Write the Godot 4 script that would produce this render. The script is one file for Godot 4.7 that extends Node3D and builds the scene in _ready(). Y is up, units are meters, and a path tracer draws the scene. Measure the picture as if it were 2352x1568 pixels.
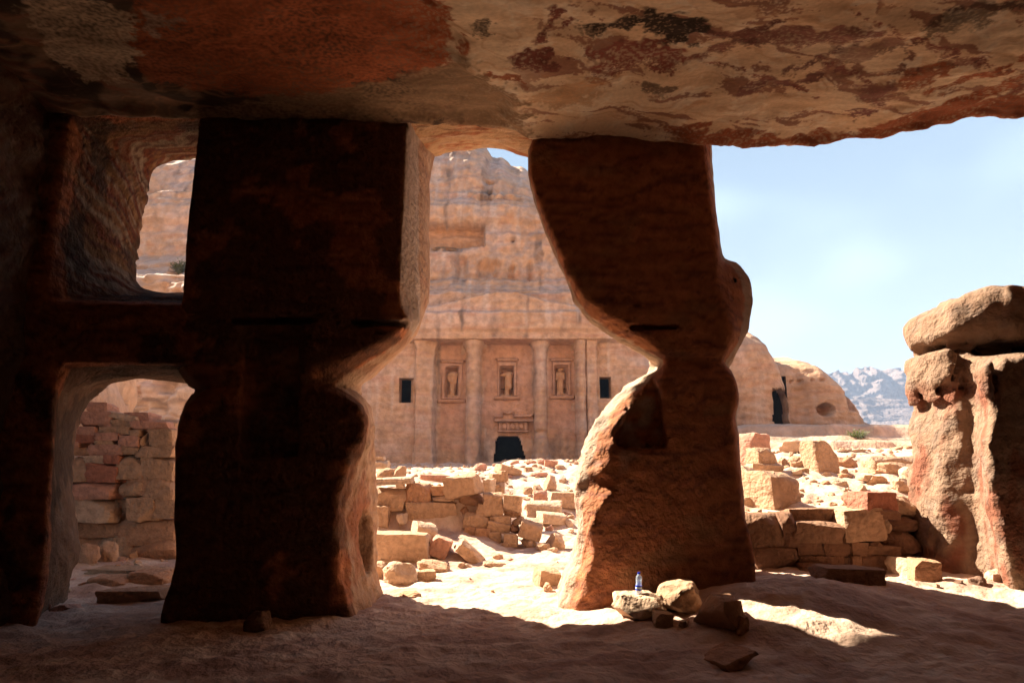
extends Node3D
# A rock-cut hall seen from inside: pillars, the courtyard and a carved tomb across it.
# Helpers first, then _ready(): camera, sky, sun; then setting; then things.

const PITCH := 0.19198622   # 11 degrees
const FOCAL := 1568.0
const EYE := 1.6
var cp := cos(PITCH)
var sp := sin(PITCH)
var rng := RandomNumberGenerator.new()
var nz := FastNoiseLite.new()      # broad
var nf := FastNoiseLite.new()      # fine
var nr := FastNoiseLite.new()      # ridged
var M := {}
var taken := {}
var NO: Callable

# a point of the place from a direction of sight and a distance D into the scene
func at(u: float, v: float, D: float) -> Vector3:
	var yf := (784.0 - v) / FOCAL
	var s := D / (cp - yf * sp)
	return Vector3((u - 1176.0) / FOCAL * s, EYE + (yf * cp + sp) * s, -D)

func mpp(v: float, D: float) -> float:
	return D / (cp - (784.0 - v) / FOCAL * sp) / FOCAL

# the hall's front wall stands a little askew: its inner face is at D = 8.32 + 0.079 x
func wall_d(x: float) -> float:
	return 8.32 + 0.079 * x

func atw(u: float, v: float, t: float) -> Vector2:
	var yf := (784.0 - v) / FOCAL
	var zf := cp - yf * sp
	var k := (u - 1176.0) / FOCAL / zf
	var D := (8.32 + t) / (1.0 - 0.079 * k)
	return Vector2(k * D, EYE + (yf * cp + sp) / zf * D)

func sm(a: float, b: float, x: float) -> float:
	return smoothstep(a, b, x)

func smax(a: float, b: float, r: float) -> float:
	var h := maxf(r - absf(a - b), 0.0) / r
	return maxf(a, b) + h * h * r * 0.25

func smin(a: float, b: float, r: float) -> float:
	var h := maxf(r - absf(a - b), 0.0) / r
	return minf(a, b) - h * h * r * 0.25

func table(pts: Array, x: float) -> float:
	if x <= pts[0][0]:
		return pts[0][1]
	for i in range(1, pts.size()):
		if x <= pts[i][0]:
			var a = pts[i - 1]
			var b = pts[i]
			return lerpf(a[1], b[1], (x - a[0]) / (b[0] - a[0]))
	return pts[-1][1]

# ------------------------------------------------------------------ nodes
func numbered(called: String) -> String:
	var n: int = taken.get(called, 0)
	taken[called] = n + 1
	return called if n == 0 else "%s_%03d" % [called, n]

func tag(o: Node, label: String, category: String, group := "") -> Node:
	o.set_meta("label", label)
	o.set_meta("category", category)
	if group:
		o.set_meta("group", group)
	return o

func obj(called: String, mesh: Mesh, mat: Material, parent: Node = null) -> MeshInstance3D:
	var o := MeshInstance3D.new()
	o.mesh = mesh
	o.material_override = mat
	if parent == null:
		o.name = numbered(called)
		add_child(o, true)
	else:
		o.name = called
		parent.add_child(o, true)
	return o

func struct(called: String, mesh: Mesh, mat: Material) -> MeshInstance3D:
	var o := obj(called, mesh, mat)
	o.set_meta("kind", "structure")
	return o

func thing(called: String, label: String, category: String, at_: Vector3, group := "") -> Node3D:
	var o := Node3D.new()
	o.name = numbered(called)
	add_child(o, true)
	o.position = at_
	tag(o, label, category, group)
	return o

# ------------------------------------------------------------------ mesh building
# triangles whose plain cross product points inwards (clockwise from outside)
func commit(pos: PackedVector3Array, idx: PackedInt32Array, cols: PackedColorArray = PackedColorArray(), uvs: PackedVector2Array = PackedVector2Array()) -> ArrayMesh:
	var nrm := PackedVector3Array()
	nrm.resize(pos.size())
	for i in range(0, idx.size(), 3):
		var a := idx[i]
		var b := idx[i + 1]
		var c := idx[i + 2]
		var n := (pos[c] - pos[a]).cross(pos[b] - pos[a])
		nrm[a] += n
		nrm[b] += n
		nrm[c] += n
	for i in nrm.size():
		nrm[i] = nrm[i].normalized()
	var arr := []
	arr.resize(Mesh.ARRAY_MAX)
	arr[Mesh.ARRAY_VERTEX] = pos
	arr[Mesh.ARRAY_NORMAL] = nrm
	arr[Mesh.ARRAY_INDEX] = idx
	if cols.size() > 0:
		arr[Mesh.ARRAY_COLOR] = cols
	if uvs.size() > 0:
		arr[Mesh.ARRAY_TEX_UV] = uvs
	var m := ArrayMesh.new()
	m.add_surface_from_arrays(Mesh.PRIMITIVE_TRIANGLES, arr)
	return m

# a sheet of nu x nv points; flip turns its front to the other side
func sheet(nu: int, nv: int, place: Callable, tint: Callable, flip := false, uvf: Callable = NO, hole: Callable = NO, hole_back := Vector3.ZERO) -> ArrayMesh:
	var pos := PackedVector3Array()
	var cols := PackedColorArray()
	var uvs := PackedVector2Array()
	for j in nv:
		for i in nu:
			var p: Vector3 = place.call(i, j)
			pos.append(p)
			if tint.is_valid():
				cols.append(tint.call(p, i, j))
			if uvf.is_valid():
				uvs.append(uvf.call(p, i, j))
	var idx := PackedInt32Array()
	var gone := {}
	if hole.is_valid():
		for j in nv - 1:
			for i in nu - 1:
				var k := j * nu + i
				if hole.call((pos[k] + pos[k + nu + 1]) * 0.5):
					gone[k] = true
	for j in nv - 1:
		for i in nu - 1:
			var a := j * nu + i
			if gone.has(a):
				continue
			var b := a + 1
			var c := a + nu
			var d := c + 1
			if flip:
				idx.append_array(PackedInt32Array([a, b, d, a, d, c]))
			else:
				idx.append_array(PackedInt32Array([a, d, b, a, c, d]))
	# cut openings get reveals that run back into the rock
	if gone.size() > 0 and hole_back != Vector3.ZERO:
		for k in gone:
			for e in [[-1, 0, nu], [1, 1, nu + 1], [-nu, 0, 1], [nu, nu, nu + 1]]:
				if not gone.has(k + e[0]):
					var p0 := pos[k + e[1]]
					var p1 := pos[k + e[2]]
					var base := pos.size()
					pos.append_array(PackedVector3Array([p0, p1, p0 + hole_back, p1 + hole_back]))
					if tint.is_valid():
						cols.append_array(PackedColorArray([cols[k + e[1]], cols[k + e[2]], cols[k + e[1]], cols[k + e[2]]]))
					idx.append_array(PackedInt32Array([base, base + 1, base + 3, base, base + 3, base + 2]))
	return commit(pos, idx, cols, uvs)

# surface nets of a distance field, evaluated only in blocks near the surface
func nets(lo: Vector3, hi: Vector3, c: float, f: Callable, tint: Callable) -> ArrayMesh:
	const B := 3
	var bx := int(ceil((hi.x - lo.x) / c / B))
	var by := int(ceil((hi.y - lo.y) / c / B))
	var bz := int(ceil((hi.z - lo.z) / c / B))
	var nx := bx * B + 1
	var ny := by * B + 1
	var nxy := nx * ny
	var vals := PackedFloat32Array()
	vals.resize(nxy * (bz * B + 1))
	vals.fill(1e9)
	var active := PackedInt32Array()
	var reach := c * B * 0.87 * 1.3 + 0.03
	for k in bz:
		for j in by:
			for i in bx:
				var d: float = f.call(lo + Vector3(i + 0.5, j + 0.5, k + 0.5) * (c * B))
				if absf(d) < reach:
					active.append_array(PackedInt32Array([i * B, j * B, k * B]))
	for q in range(0, active.size(), 3):
		for k in range(active[q + 2], active[q + 2] + B + 1):
			for j in range(active[q + 1], active[q + 1] + B + 1):
				var row := k * nxy + j * nx
				for i in range(active[q], active[q] + B + 1):
					if vals[row + i] > 1e8:
						vals[row + i] = f.call(lo + Vector3(i, j, k) * c)
	var pos := PackedVector3Array()
	var cols := PackedColorArray()
	var vert := {}
	var o8 := [0, 1, nx, nx + 1, nxy, nxy + 1, nxy + nx, nxy + nx + 1]
	var edges := [[0, 1], [2, 3], [4, 5], [6, 7], [0, 2], [1, 3], [4, 6], [5, 7], [0, 4], [1, 5], [2, 6], [3, 7]]
	var cells := PackedInt32Array()
	var vv := PackedFloat32Array()
	vv.resize(8)
	for q in range(0, active.size(), 3):
		for k in range(active[q + 2], active[q + 2] + B):
			for j in range(active[q + 1], active[q + 1] + B):
				for i in range(active[q], active[q] + B):
					var id := k * nxy + j * nx + i
					var neg := 0
					for e in 8:
						vv[e] = vals[id + o8[e]]
						if vv[e] < 0.0:
							neg += 1
					if neg == 0 or neg == 8:
						continue
					var s := Vector3.ZERO
					var n := 0
					for e in edges:
						var a: float = vv[e[0]]
						var b: float = vv[e[1]]
						if (a < 0.0) != (b < 0.0):
							var t := a / (a - b)
							var ia: int = e[0]
							var ib: int = e[1]
							s += Vector3(ia & 1, (ia >> 1) & 1, ia >> 2).lerp(Vector3(ib & 1, (ib >> 1) & 1, ib >> 2), t)
							n += 1
					vert[id] = pos.size()
					var p := lo + (Vector3(i, j, k) + s / n) * c
					pos.append(p)
					cols.append(tint.call(p))
					cells.append(id)
	var idx := PackedInt32Array()
	# per axis: the edge's other end, then the two steps back to the cells round it
	var axes := [[1, nx, nxy], [nx, nxy, 1], [nxy, 1, nx]]
	for id in cells:
		for ax in axes:
			var a := vals[id]
			var b := vals[id + ax[0]]
			if (a < 0.0) == (b < 0.0):
				continue
			var c1: int = vert.get(id - ax[1], -1)
			var c2: int = vert.get(id - ax[2], -1)
			var c3: int = vert.get(id - ax[1] - ax[2], -1)
			if c1 < 0 or c2 < 0 or c3 < 0:
				continue
			var c0: int = vert[id]
			if a < 0.0:
				idx.append_array(PackedInt32Array([c0, c3, c1, c0, c2, c3]))
			else:
				idx.append_array(PackedInt32Array([c0, c1, c3, c0, c3, c2]))
	return commit(pos, idx, cols)

# signed distance to a polygon, sampled once on a grid
func poly_grid(poly: PackedVector2Array, c := 0.08, margin := 0.9) -> Dictionary:
	var lo := poly[0]
	var hi := poly[0]
	for p in poly:
		lo = lo.min(p)
		hi = hi.max(p)
	lo -= Vector2(margin, margin)
	hi += Vector2(margin, margin)
	var nx := int((hi.x - lo.x) / c) + 2
	var ny := int((hi.y - lo.y) / c) + 2
	var data := PackedFloat32Array()
	data.resize(nx * ny)
	for j in ny:
		for i in nx:
			data[j * nx + i] = poly_dist(poly, lo + Vector2(i, j) * c)
	return {"d": data, "nx": nx, "ny": ny, "lo": lo, "c": c}

func poly_dist(poly: PackedVector2Array, p: Vector2) -> float:
	var n := poly.size()
	var best := 1e9
	var inside := false
	var b := poly[n - 1]
	for i in n:
		var a := poly[i]
		var e := b - a
		var w := p - a
		var q := w - e * clampf(w.dot(e) / maxf(e.length_squared(), 1e-9), 0.0, 1.0)
		best = minf(best, q.length_squared())
		if (a.y > p.y) != (b.y > p.y) and p.x < (b.x - a.x) * (p.y - a.y) / (b.y - a.y) + a.x:
			inside = not inside
		b = a
	return -sqrt(best) if inside else sqrt(best)

func sg(g: Dictionary, x: float, y: float) -> float:
	var fx: float = clampf((x - g.lo.x) / g.c, 0.0, g.nx - 1.001)
	var fy: float = clampf((y - g.lo.y) / g.c, 0.0, g.ny - 1.001)
	var i := int(fx)
	var j := int(fy)
	var d: PackedFloat32Array = g.d
	var nx: int = g.nx
	var k := j * nx + i
	fx -= i
	fy -= j
	return lerpf(lerpf(d[k], d[k + 1], fx), lerpf(d[k + nx], d[k + nx + 1], fx), fy)

# outline given by lines of sight, laid on the wall layer t behind the inner face
func outline(uv: Array, t: float) -> Dictionary:
	var p := PackedVector2Array()
	for i in range(0, uv.size(), 2):
		p.append(atw(uv[i], uv[i + 1], t))
	return poly_grid(p)

# ------------------------------------------------------------------ stones
func stone_mesh(seed_: int, n: int, rho: float, chops: int, chop_at: float, rough: float, dents := 0) -> ArrayMesh:
	var r := RandomNumberGenerator.new()
	r.seed = seed_
	var planes := []
	for k in chops:
		var nn := Vector3(r.randf_range(-1, 1), r.randf_range(-0.6, 1), r.randf_range(-1, 1)).normalized()
		planes.append([nn, chop_at * r.randf_range(0.82, 1.12)])
	var skew := Vector3(r.randf_range(-0.12, 0.12), r.randf_range(-0.1, 0.1), r.randf_range(-0.12, 0.12))
	var map := {}
	var pts := PackedVector3Array()
	var tris := PackedInt32Array()
	var off := Vector3(seed_ * 7.31, seed_ * 3.17, seed_ * 5.73)
	for f in 6:
		var ax := f % 3
		var sgn := 1.0 if f < 3 else -1.0
		var ids := PackedInt32Array()
		for j in n + 1:
			for i in n + 1:
				var q := Vector3.ZERO
				q[ax] = sgn
				q[(ax + 1) % 3] = (2.0 * i / n - 1.0)
				q[(ax + 2) % 3] = (2.0 * j / n - 1.0) * sgn
				var key := Vector3i((q * n).round())
				if not map.has(key):
					map[key] = pts.size()
					var inner := q.clamp(Vector3.ONE * (rho - 1.0), Vector3.ONE * (1.0 - rho))
					var o := q - inner
					if o.length() > 1e-6 and rho > 0.0:
						q = inner + o.normalized() * rho
					for pl in planes:
						var nn: Vector3 = pl[0]
						var over: float = q.dot(nn) - pl[1]
						if over > 0.0:
							q -= nn * over
					q.x += skew.x * q.y
					q.z += skew.z * q.y
					q *= 1.0 + rough * (nz.get_noise_3dv(q * 1.1 + off) + 0.5 * nf.get_noise_3dv(q * 0.5 + off))
					pts.append(q * 0.5)
				ids.append(map[key])
		for j in n:
			for i in n:
				var a := ids[j * (n + 1) + i]
				var b := ids[j * (n + 1) + i + 1]
				var c := ids[(j + 1) * (n + 1) + i]
				var d := ids[(j + 1) * (n + 1) + i + 1]
				tris.append_array(PackedInt32Array([a, d, b, a, c, d]))
	# normals are shared only where faces nearly agree, so broken edges stay crisp
	var fn := PackedVector3Array()
	var around := []
	around.resize(pts.size())
	for i in around.size():
		around[i] = []
	for t in range(0, tris.size(), 3):
		var nn := (pts[tris[t + 2]] - pts[tris[t]]).cross(pts[tris[t + 1]] - pts[tris[t]])
		fn.append(nn)
		for e in 3:
			around[tris[t + e]].append(t / 3)
	var pos := PackedVector3Array()
	var nrm := PackedVector3Array()
	for t in range(0, tris.size(), 3):
		var me := fn[t / 3].normalized()
		for e in 3:
			var s := Vector3.ZERO
			for k in around[tris[t + e]]:
				if fn[k].normalized().dot(me) > 0.72:
					s += fn[k]
			pos.append(pts[tris[t + e]])
			nrm.append(s.normalized() if s.length() > 1e-9 else me)
	var arr := []
	arr.resize(Mesh.ARRAY_MAX)
	arr[Mesh.ARRAY_VERTEX] = pos
	arr[Mesh.ARRAY_NORMAL] = nrm
	var m := ArrayMesh.new()
	m.add_surface_from_arrays(Mesh.PRIMITIVE_TRIANGLES, arr)
	return m

var blocks := []
var bricks := []
var boulders := []
var shards := []

func make_stones() -> void:
	for k in 8:
		blocks.append(stone_mesh(10 + k, 7, 0.13, 4, 1.22, 0.10))
	for k in 6:
		bricks.append(stone_mesh(30 + k, 6, 0.12, 3, 1.28, 0.09))
	for k in 7:
		boulders.append(stone_mesh(50 + k, 7, 0.75, 5, 0.86, 0.2))
	for k in 7:
		shards.append(stone_mesh(70 + k, 5, 0.3, 6, 0.8, 0.16))

# ------------------------------------------------------------------ materials
func noise_tex(seed_: int, freq: float, oct: int, ramp: Array, size := 512, normal := false, bump := 6.0, kind := FastNoiseLite.TYPE_SIMPLEX_SMOOTH) -> NoiseTexture2D:
	var n := FastNoiseLite.new()
	n.seed = seed_
	n.noise_type = kind
	n.frequency = freq
	n.fractal_octaves = oct
	n.fractal_gain = 0.58
	var t := NoiseTexture2D.new()
	t.width = size
	t.height = size
	t.seamless = true
	t.noise = n
	if normal:
		t.as_normal_map = true
		t.bump_strength = bump
	if ramp.size() > 0:
		var g := Gradient.new()
		g.offsets = PackedFloat32Array()
		g.colors = PackedColorArray()
		for i in ramp.size():
			g.add_point(ramp[i][0], ramp[i][1])
		while g.get_point_count() > ramp.size():
			g.remove_point(0)
		t.color_ramp = g
	return t

func lin(r: float, g: float, b: float) -> Color:
	return Color(r, g, b).linear_to_srgb()

func gray(k: float) -> Color:
	return Color(k, k, k).linear_to_srgb()

func rock_mat(tint: Color, tex: Texture2D, relief: Texture2D, scale: float, cm: float, vertex := true) -> StandardMaterial3D:
	var m := StandardMaterial3D.new()
	m.albedo_color = tint
	m.albedo_texture = tex
	m.vertex_color_use_as_albedo = vertex
	m.roughness = 0.93
	m.metallic_specular = 0.25
	m.uv1_triplanar = true
	m.uv1_world_triplanar = true
	m.uv1_scale = Vector3.ONE * scale
	if relief != null:
		m.heightmap_enabled = true
		m.heightmap_texture = relief
		m.heightmap_scale = cm
	return m

func make_materials() -> void:
	var grain := noise_tex(3, 0.012, 6, [[0.0, gray(0.62)], [0.45, gray(0.86)], [0.62, gray(0.98)], [1.0, gray(1.12)]])
	var relief := noise_tex(4, 0.026, 6, [])
	var pits := noise_tex(5, 0.02, 5, [])
	M.rock = rock_mat(Color.WHITE, grain, relief, 0.7, 3.4)
	M.sand = rock_mat(Color.WHITE, noise_tex(6, 0.03, 5, [[0.0, gray(0.82)], [0.5, gray(0.95)], [1.0, gray(1.06)]]), pits, 0.6, 2.4)
	M.cliff = rock_mat(Color.WHITE, grain, relief, 0.25, 6.0)
	M.far = rock_mat(Color.WHITE, null, relief, 0.01, 200.0)
	M.stones = []
	for c in [[0.50, 0.325, 0.215], [0.46, 0.29, 0.185], [0.55, 0.385, 0.27], [0.45, 0.25, 0.15], [0.40, 0.17, 0.115], [0.53, 0.285, 0.205], [0.29, 0.165, 0.105], [0.235, 0.125, 0.08]]:  # last two: darker copies, the low wall's shade put into their colour
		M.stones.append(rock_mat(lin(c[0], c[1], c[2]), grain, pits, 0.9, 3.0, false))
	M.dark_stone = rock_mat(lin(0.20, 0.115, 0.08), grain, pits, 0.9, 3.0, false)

# ------------------------------------------------------------------ rock colours (linear)
const TAN := Color(0.49, 0.315, 0.20)
const PALE := Color(0.56, 0.41, 0.29)
const OCHRE := Color(0.44, 0.235, 0.115)
const RUST := Color(0.33, 0.105, 0.05)
const MAROON := Color(0.19, 0.07, 0.055)
const SOOT := Color(0.055, 0.04, 0.032)
const GREYED := Color(0.36, 0.27, 0.22)

func strata(p: Vector3, tilt: float) -> float:
	return p.y + tilt * p.x + 0.28 * nz.get_noise_3d(p.x * 0.5, p.y * 0.7, p.z * 0.5) + 0.05 * nf.get_noise_3d(p.x * 0.4, p.y * 0.5, p.z * 0.4)

# brownish pillars: thin beds, rust films, some paler scoured places
func pillar_tint(p: Vector3) -> Color:
	var s := strata(p, 0.03)
	var band := nz.get_noise_2d(s * 9.0, 4.0)
	var c := TAN.lerp(OCHRE, sm(-0.25, 0.35, band))
	c = c.lerp(RUST, 0.55 * sm(0.1, 0.5, nz.get_noise_3d(p.x * 0.9 + 30.0, s * 3.0, p.z * 0.9)))
	c = c.lerp(PALE, 0.6 * sm(0.18, 0.5, nz.get_noise_3d(p.x * 1.3, p.y * 1.3 + 50.0, p.z * 1.3)))
	c = c.lerp(MAROON, 0.6 * sm(0.33, 0.5, nz.get_noise_2d(s * 17.0, 9.0 + p.x * 0.4)))
	return c * (0.92 + 0.16 * nf.get_noise_3dv(p))

# left wall and its reveals: strong slanting bands of red and cream
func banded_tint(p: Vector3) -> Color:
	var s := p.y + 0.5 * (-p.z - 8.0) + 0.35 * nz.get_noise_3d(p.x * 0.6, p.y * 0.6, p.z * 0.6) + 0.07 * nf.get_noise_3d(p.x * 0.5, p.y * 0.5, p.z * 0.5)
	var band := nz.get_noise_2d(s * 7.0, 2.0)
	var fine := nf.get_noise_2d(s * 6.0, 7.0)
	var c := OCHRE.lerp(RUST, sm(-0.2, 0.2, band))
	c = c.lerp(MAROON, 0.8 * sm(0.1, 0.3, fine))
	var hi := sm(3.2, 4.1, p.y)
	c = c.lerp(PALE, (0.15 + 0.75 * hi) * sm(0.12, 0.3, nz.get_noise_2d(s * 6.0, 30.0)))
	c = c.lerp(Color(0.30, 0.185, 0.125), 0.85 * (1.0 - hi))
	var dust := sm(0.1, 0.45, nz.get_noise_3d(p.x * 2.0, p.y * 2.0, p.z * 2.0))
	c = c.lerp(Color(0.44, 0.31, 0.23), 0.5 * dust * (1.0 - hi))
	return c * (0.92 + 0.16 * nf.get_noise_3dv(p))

# ragged red stump
func stump_tint(p: Vector3) -> Color:
	var s := strata(p, -0.06)
	var c := Color(0.38, 0.225, 0.15).lerp(Color(0.46, 0.31, 0.22), 0.5 + 0.7 * nz.get_noise_2d(s * 8.0, 3.0))
	var red := sm(-0.05, 0.3, nz.get_noise_3d(p.x * 1.6 + 9.0, p.y * 0.9, p.z * 1.6) + 0.12 - 0.1 * absf(p.y - 1.9))
	c = c.lerp(Color(0.33, 0.115, 0.07), 0.85 * red * sm(0.3, 0.7, 3.4 - p.y))
	c = c.lerp(GREYED, 0.45 * sm(0.1, 0.4, nz.get_noise_3d(p.x * 2.4, p.y * 2.4, p.z * 2.4 + 11.0)))
	c = c.lerp(MAROON, 0.5 * sm(0.3, 0.5, nf.get_noise_3d(p.x * 0.35, s * 1.2, 4.0)))
	return c * (0.62 + 0.14 * nf.get_noise_3dv(p))

func cliff_tint(p: Vector3, streak: float, grey: float) -> Color:
	var s := p.y + 0.5 * nz.get_noise_2d(p.x * 0.12, p.y * 0.15) + 0.02 * p.x
	var c := Color(0.58, 0.345, 0.205).lerp(Color(0.53, 0.285, 0.145), 0.5 + 0.9 * nz.get_noise_2d(s * 2.2, 1.0))
	c = c.lerp(Color(0.60, 0.375, 0.25), sm(0.0, 0.45, nz.get_noise_2d(p.x * 0.22 + 7.0, p.y * 0.22)))
	c = c.lerp(Color(0.47, 0.22, 0.13), 0.5 * sm(0.1, 0.45, nf.get_noise_2d(p.x * 0.05 + 3.0, s * 0.9)))
	# run-off stains down the face and weathered, lichen-grey places
	var st := nz.get_noise_2d(p.x * 0.75 + 0.15 * nz.get_noise_2d(p.x, p.y * 0.8), p.y * 0.10 + 20.0)
	c = c.lerp(Color(0.22, 0.135, 0.09), streak * sm(0.16, 0.5, st) * (0.6 + 0.9 * nz.get_noise_2d(p.x * 0.8, p.y * 0.5)))
	c = c.lerp(Color(0.62, 0.45, 0.33), 0.5 * streak * sm(0.2, 0.5, nz.get_noise_2d(p.x * 0.9 + 60.0, p.y * 0.13)))
	c = c.lerp(Color(0.40, 0.28, 0.21), grey * sm(-0.2, 0.35, nz.get_noise_2d(p.x * 0.9 + 40.0, p.y * 0.9) + 0.4 * nf.get_noise_2d(p.x * 0.6, p.y * 0.6)))
	return c * Color(0.95, 1.10, 1.32) * (0.97 + 0.13 * nf.get_noise_2d(p.x * 0.6, p.y * 0.9))

# ------------------------------------------------------------------ ground
const RAMP := [[12.5, 0.0], [15.0, 0.1], [17.0, 0.3], [20.0, 0.8], [24.0, 1.55], [27.0, 2.05], [32.0, 2.2], [38.0, 2.3], [60.0, 3.0], [300.0, 12.0]]
const RAMP_LEFT := [[12.6, 0.0], [15.2, 0.42], [15.9, 1.2], [20.0, 1.45], [24.0, 1.6], [27.0, 1.75], [32.0, 1.9], [38.0, 2.1], [60.0, 3.0], [300.0, 12.0]]
const RAMP_RIGHT := [[9.0, 0.0], [10.0, 0.22], [10.75, 0.26], [11.0, 0.98], [14.0, 1.35], [18.0, 1.92], [22.0, 2.35], [27.0, 2.5], [40.0, 2.7], [60.0, 4.0], [300.0, 14.0]]

func base_ground(x: float, D: float) -> float:
	var a := lerpf(table(RAMP_LEFT, D), table(RAMP, D), sm(-1.2, 0.2, x))
	var y := lerpf(a, table(RAMP_RIGHT, D), sm(0.13 * D, 0.27 * D, x))
	y += 0.42 * exp(-pow((x - 3.0) / 1.5, 2.0) - pow((D - 7.9) / 1.1, 2.0))
	y += 0.22 * sm(2.2, 3.6, x) * sm(7.6, 9.4, D) * (1.0 - sm(9.0, 10.0, D))
	y += 0.25 * (1.0 - sm(-7.5, -4.2, x)) * sm(9.6, 11.5, D) * (1.0 - sm(12.0, 14.0, D))
	return y

func ground(x: float, D: float) -> float:
	var y := base_ground(x, D)
	var far := sm(15.0, 17.0, D)
	var right := sm(0.14 * D, 0.25 * D, x) * sm(10.8, 11.6, D)
	var wild := maxf(far, right)
	y += 0.05 * nz.get_noise_2d(x * 0.7, D * 0.7)
	y += wild * (0.13 * nz.get_noise_2d(x * 0.8 + 40.0, D * 0.8) + 0.05 * nf.get_noise_2d(x * 0.7, D * 0.7))
	# trodden sand: overlapping footprints
	if D < 16.0:
		var t := nr.get_noise_2d(x * 1.0, D * 1.3)
		y += (1.0 - wild) * (0.034 * (t + 0.3) + 0.03 * nz.get_noise_2d(x * 1.7, D * 2.1) + 0.012 * nf.get_noise_2d(x * 1.6, D * 1.6))
	return y

func hit(u: float, v: float) -> Vector3:
	var D := 5.0
	while D < 60.0:
		var p := at(u, v, D)
		if p.y <= ground(p.x, D):
			return p
		D += 0.04
	return at(u, v, 20.0)

func steps(pairs: Array) -> PackedFloat32Array:
	var out := PackedFloat32Array()
	for i in pairs.size() - 1:
		var a: float = pairs[i][0]
		var b: float = pairs[i + 1][0]
		var n := maxi(1, int(round((b - a) / pairs[i][1])))
		for k in n:
			out.append(lerpf(a, b, float(k) / n))
	out.append(pairs[-1][0])
	return out

func build_ground() -> void:
	var xs := steps([[-900.0, 150.0], [-60.0, 10.0], [-24.0, 1.2], [-8.0, 0.3], [-6.5, 0.05], [6.6, 0.12], [16.0, 0.5], [30.0, 5.0], [60.0, 100.0], [900.0, 1.0]])
	var ds := steps([[-8.0, 0.6], [4.4, 0.05], [13.0, 0.07], [18.0, 0.16], [40.0, 2.0], [60.0, 30.0], [300.0, 1.0]])
	var tint := func(p: Vector3, _i, _j):
		var D := -p.z
		var c := Color(0.60, 0.44, 0.345)
		c = c.lerp(Color(0.55, 0.37, 0.275), 0.5 + 0.9 * nz.get_noise_2d(p.x * 0.9, D * 0.9))
		c = c.lerp(Color(0.62, 0.475, 0.38), sm(0.0, 0.5, nf.get_noise_2d(p.x * 0.6 + 9.0, D * 0.6)))
		# patches of darker reddish soil
		var soil := nz.get_noise_2d(p.x * 0.5 + 12.0, D * 0.7) + 0.4 * nf.get_noise_2d(p.x * 0.5, D * 0.6)
		return c.lerp(Color(0.40, 0.25, 0.19), 0.75 * sm(0.0, 0.3, soil))
	var m := sheet(xs.size(), ds.size(), func(i: int, j: int): return Vector3(xs[i], ground(xs[i], ds[j]) - (0.0 if ds[j] < 100.0 else 3.0), -ds[j]), tint)
	struct("ground", m, M.sand)

# ------------------------------------------------------------------ the hall
const CEIL := 6.11

func lip_d(x: float) -> float:
	var left := wall_d(x) + 0.15
	var edge := table([[2.2, 10.3], [2.6, 8.95], [3.4, 8.75], [4.0, 8.72], [4.4, 8.55], [5.2, 8.3], [5.9, 8.1], [6.6, 8.0], [9.0, 7.8], [12.0, 9.5]], x)
	return minf(left, edge) + (0.06 * nf.get_noise_2d(x * 0.6, 3.0) + 0.05 * nz.get_noise_2d(x * 2.0, 1.0)) * sm(2.4, 3.0, x)

func ceil_y(x: float, D: float) -> float:
	var y := CEIL + 0.10 * nz.get_noise_2d(x * 0.35, D * 0.5) + 0.025 * nz.get_noise_2d(x * 1.6, D * 2.2) + 0.008 * nf.get_noise_2d(x, D * 1.6)
	# a bed of paler rock hangs lower on the right of a ragged seam
	var seam := 0.1 - 0.35 * (8.4 - D) + 0.25 * nz.get_noise_2d(D * 1.4, 8.0)
	y -= 0.11 * sm(-0.12, 0.12, x - seam) * sm(3.0, 5.5, D)
	# red lens, slightly hollow
	y += 0.10 * exp(-pow((x + 1.7) / 1.6, 2.0) - pow((D - 5.9) / 0.9, 2.0))
	# soffit blends into the wall heads
	return y

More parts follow.
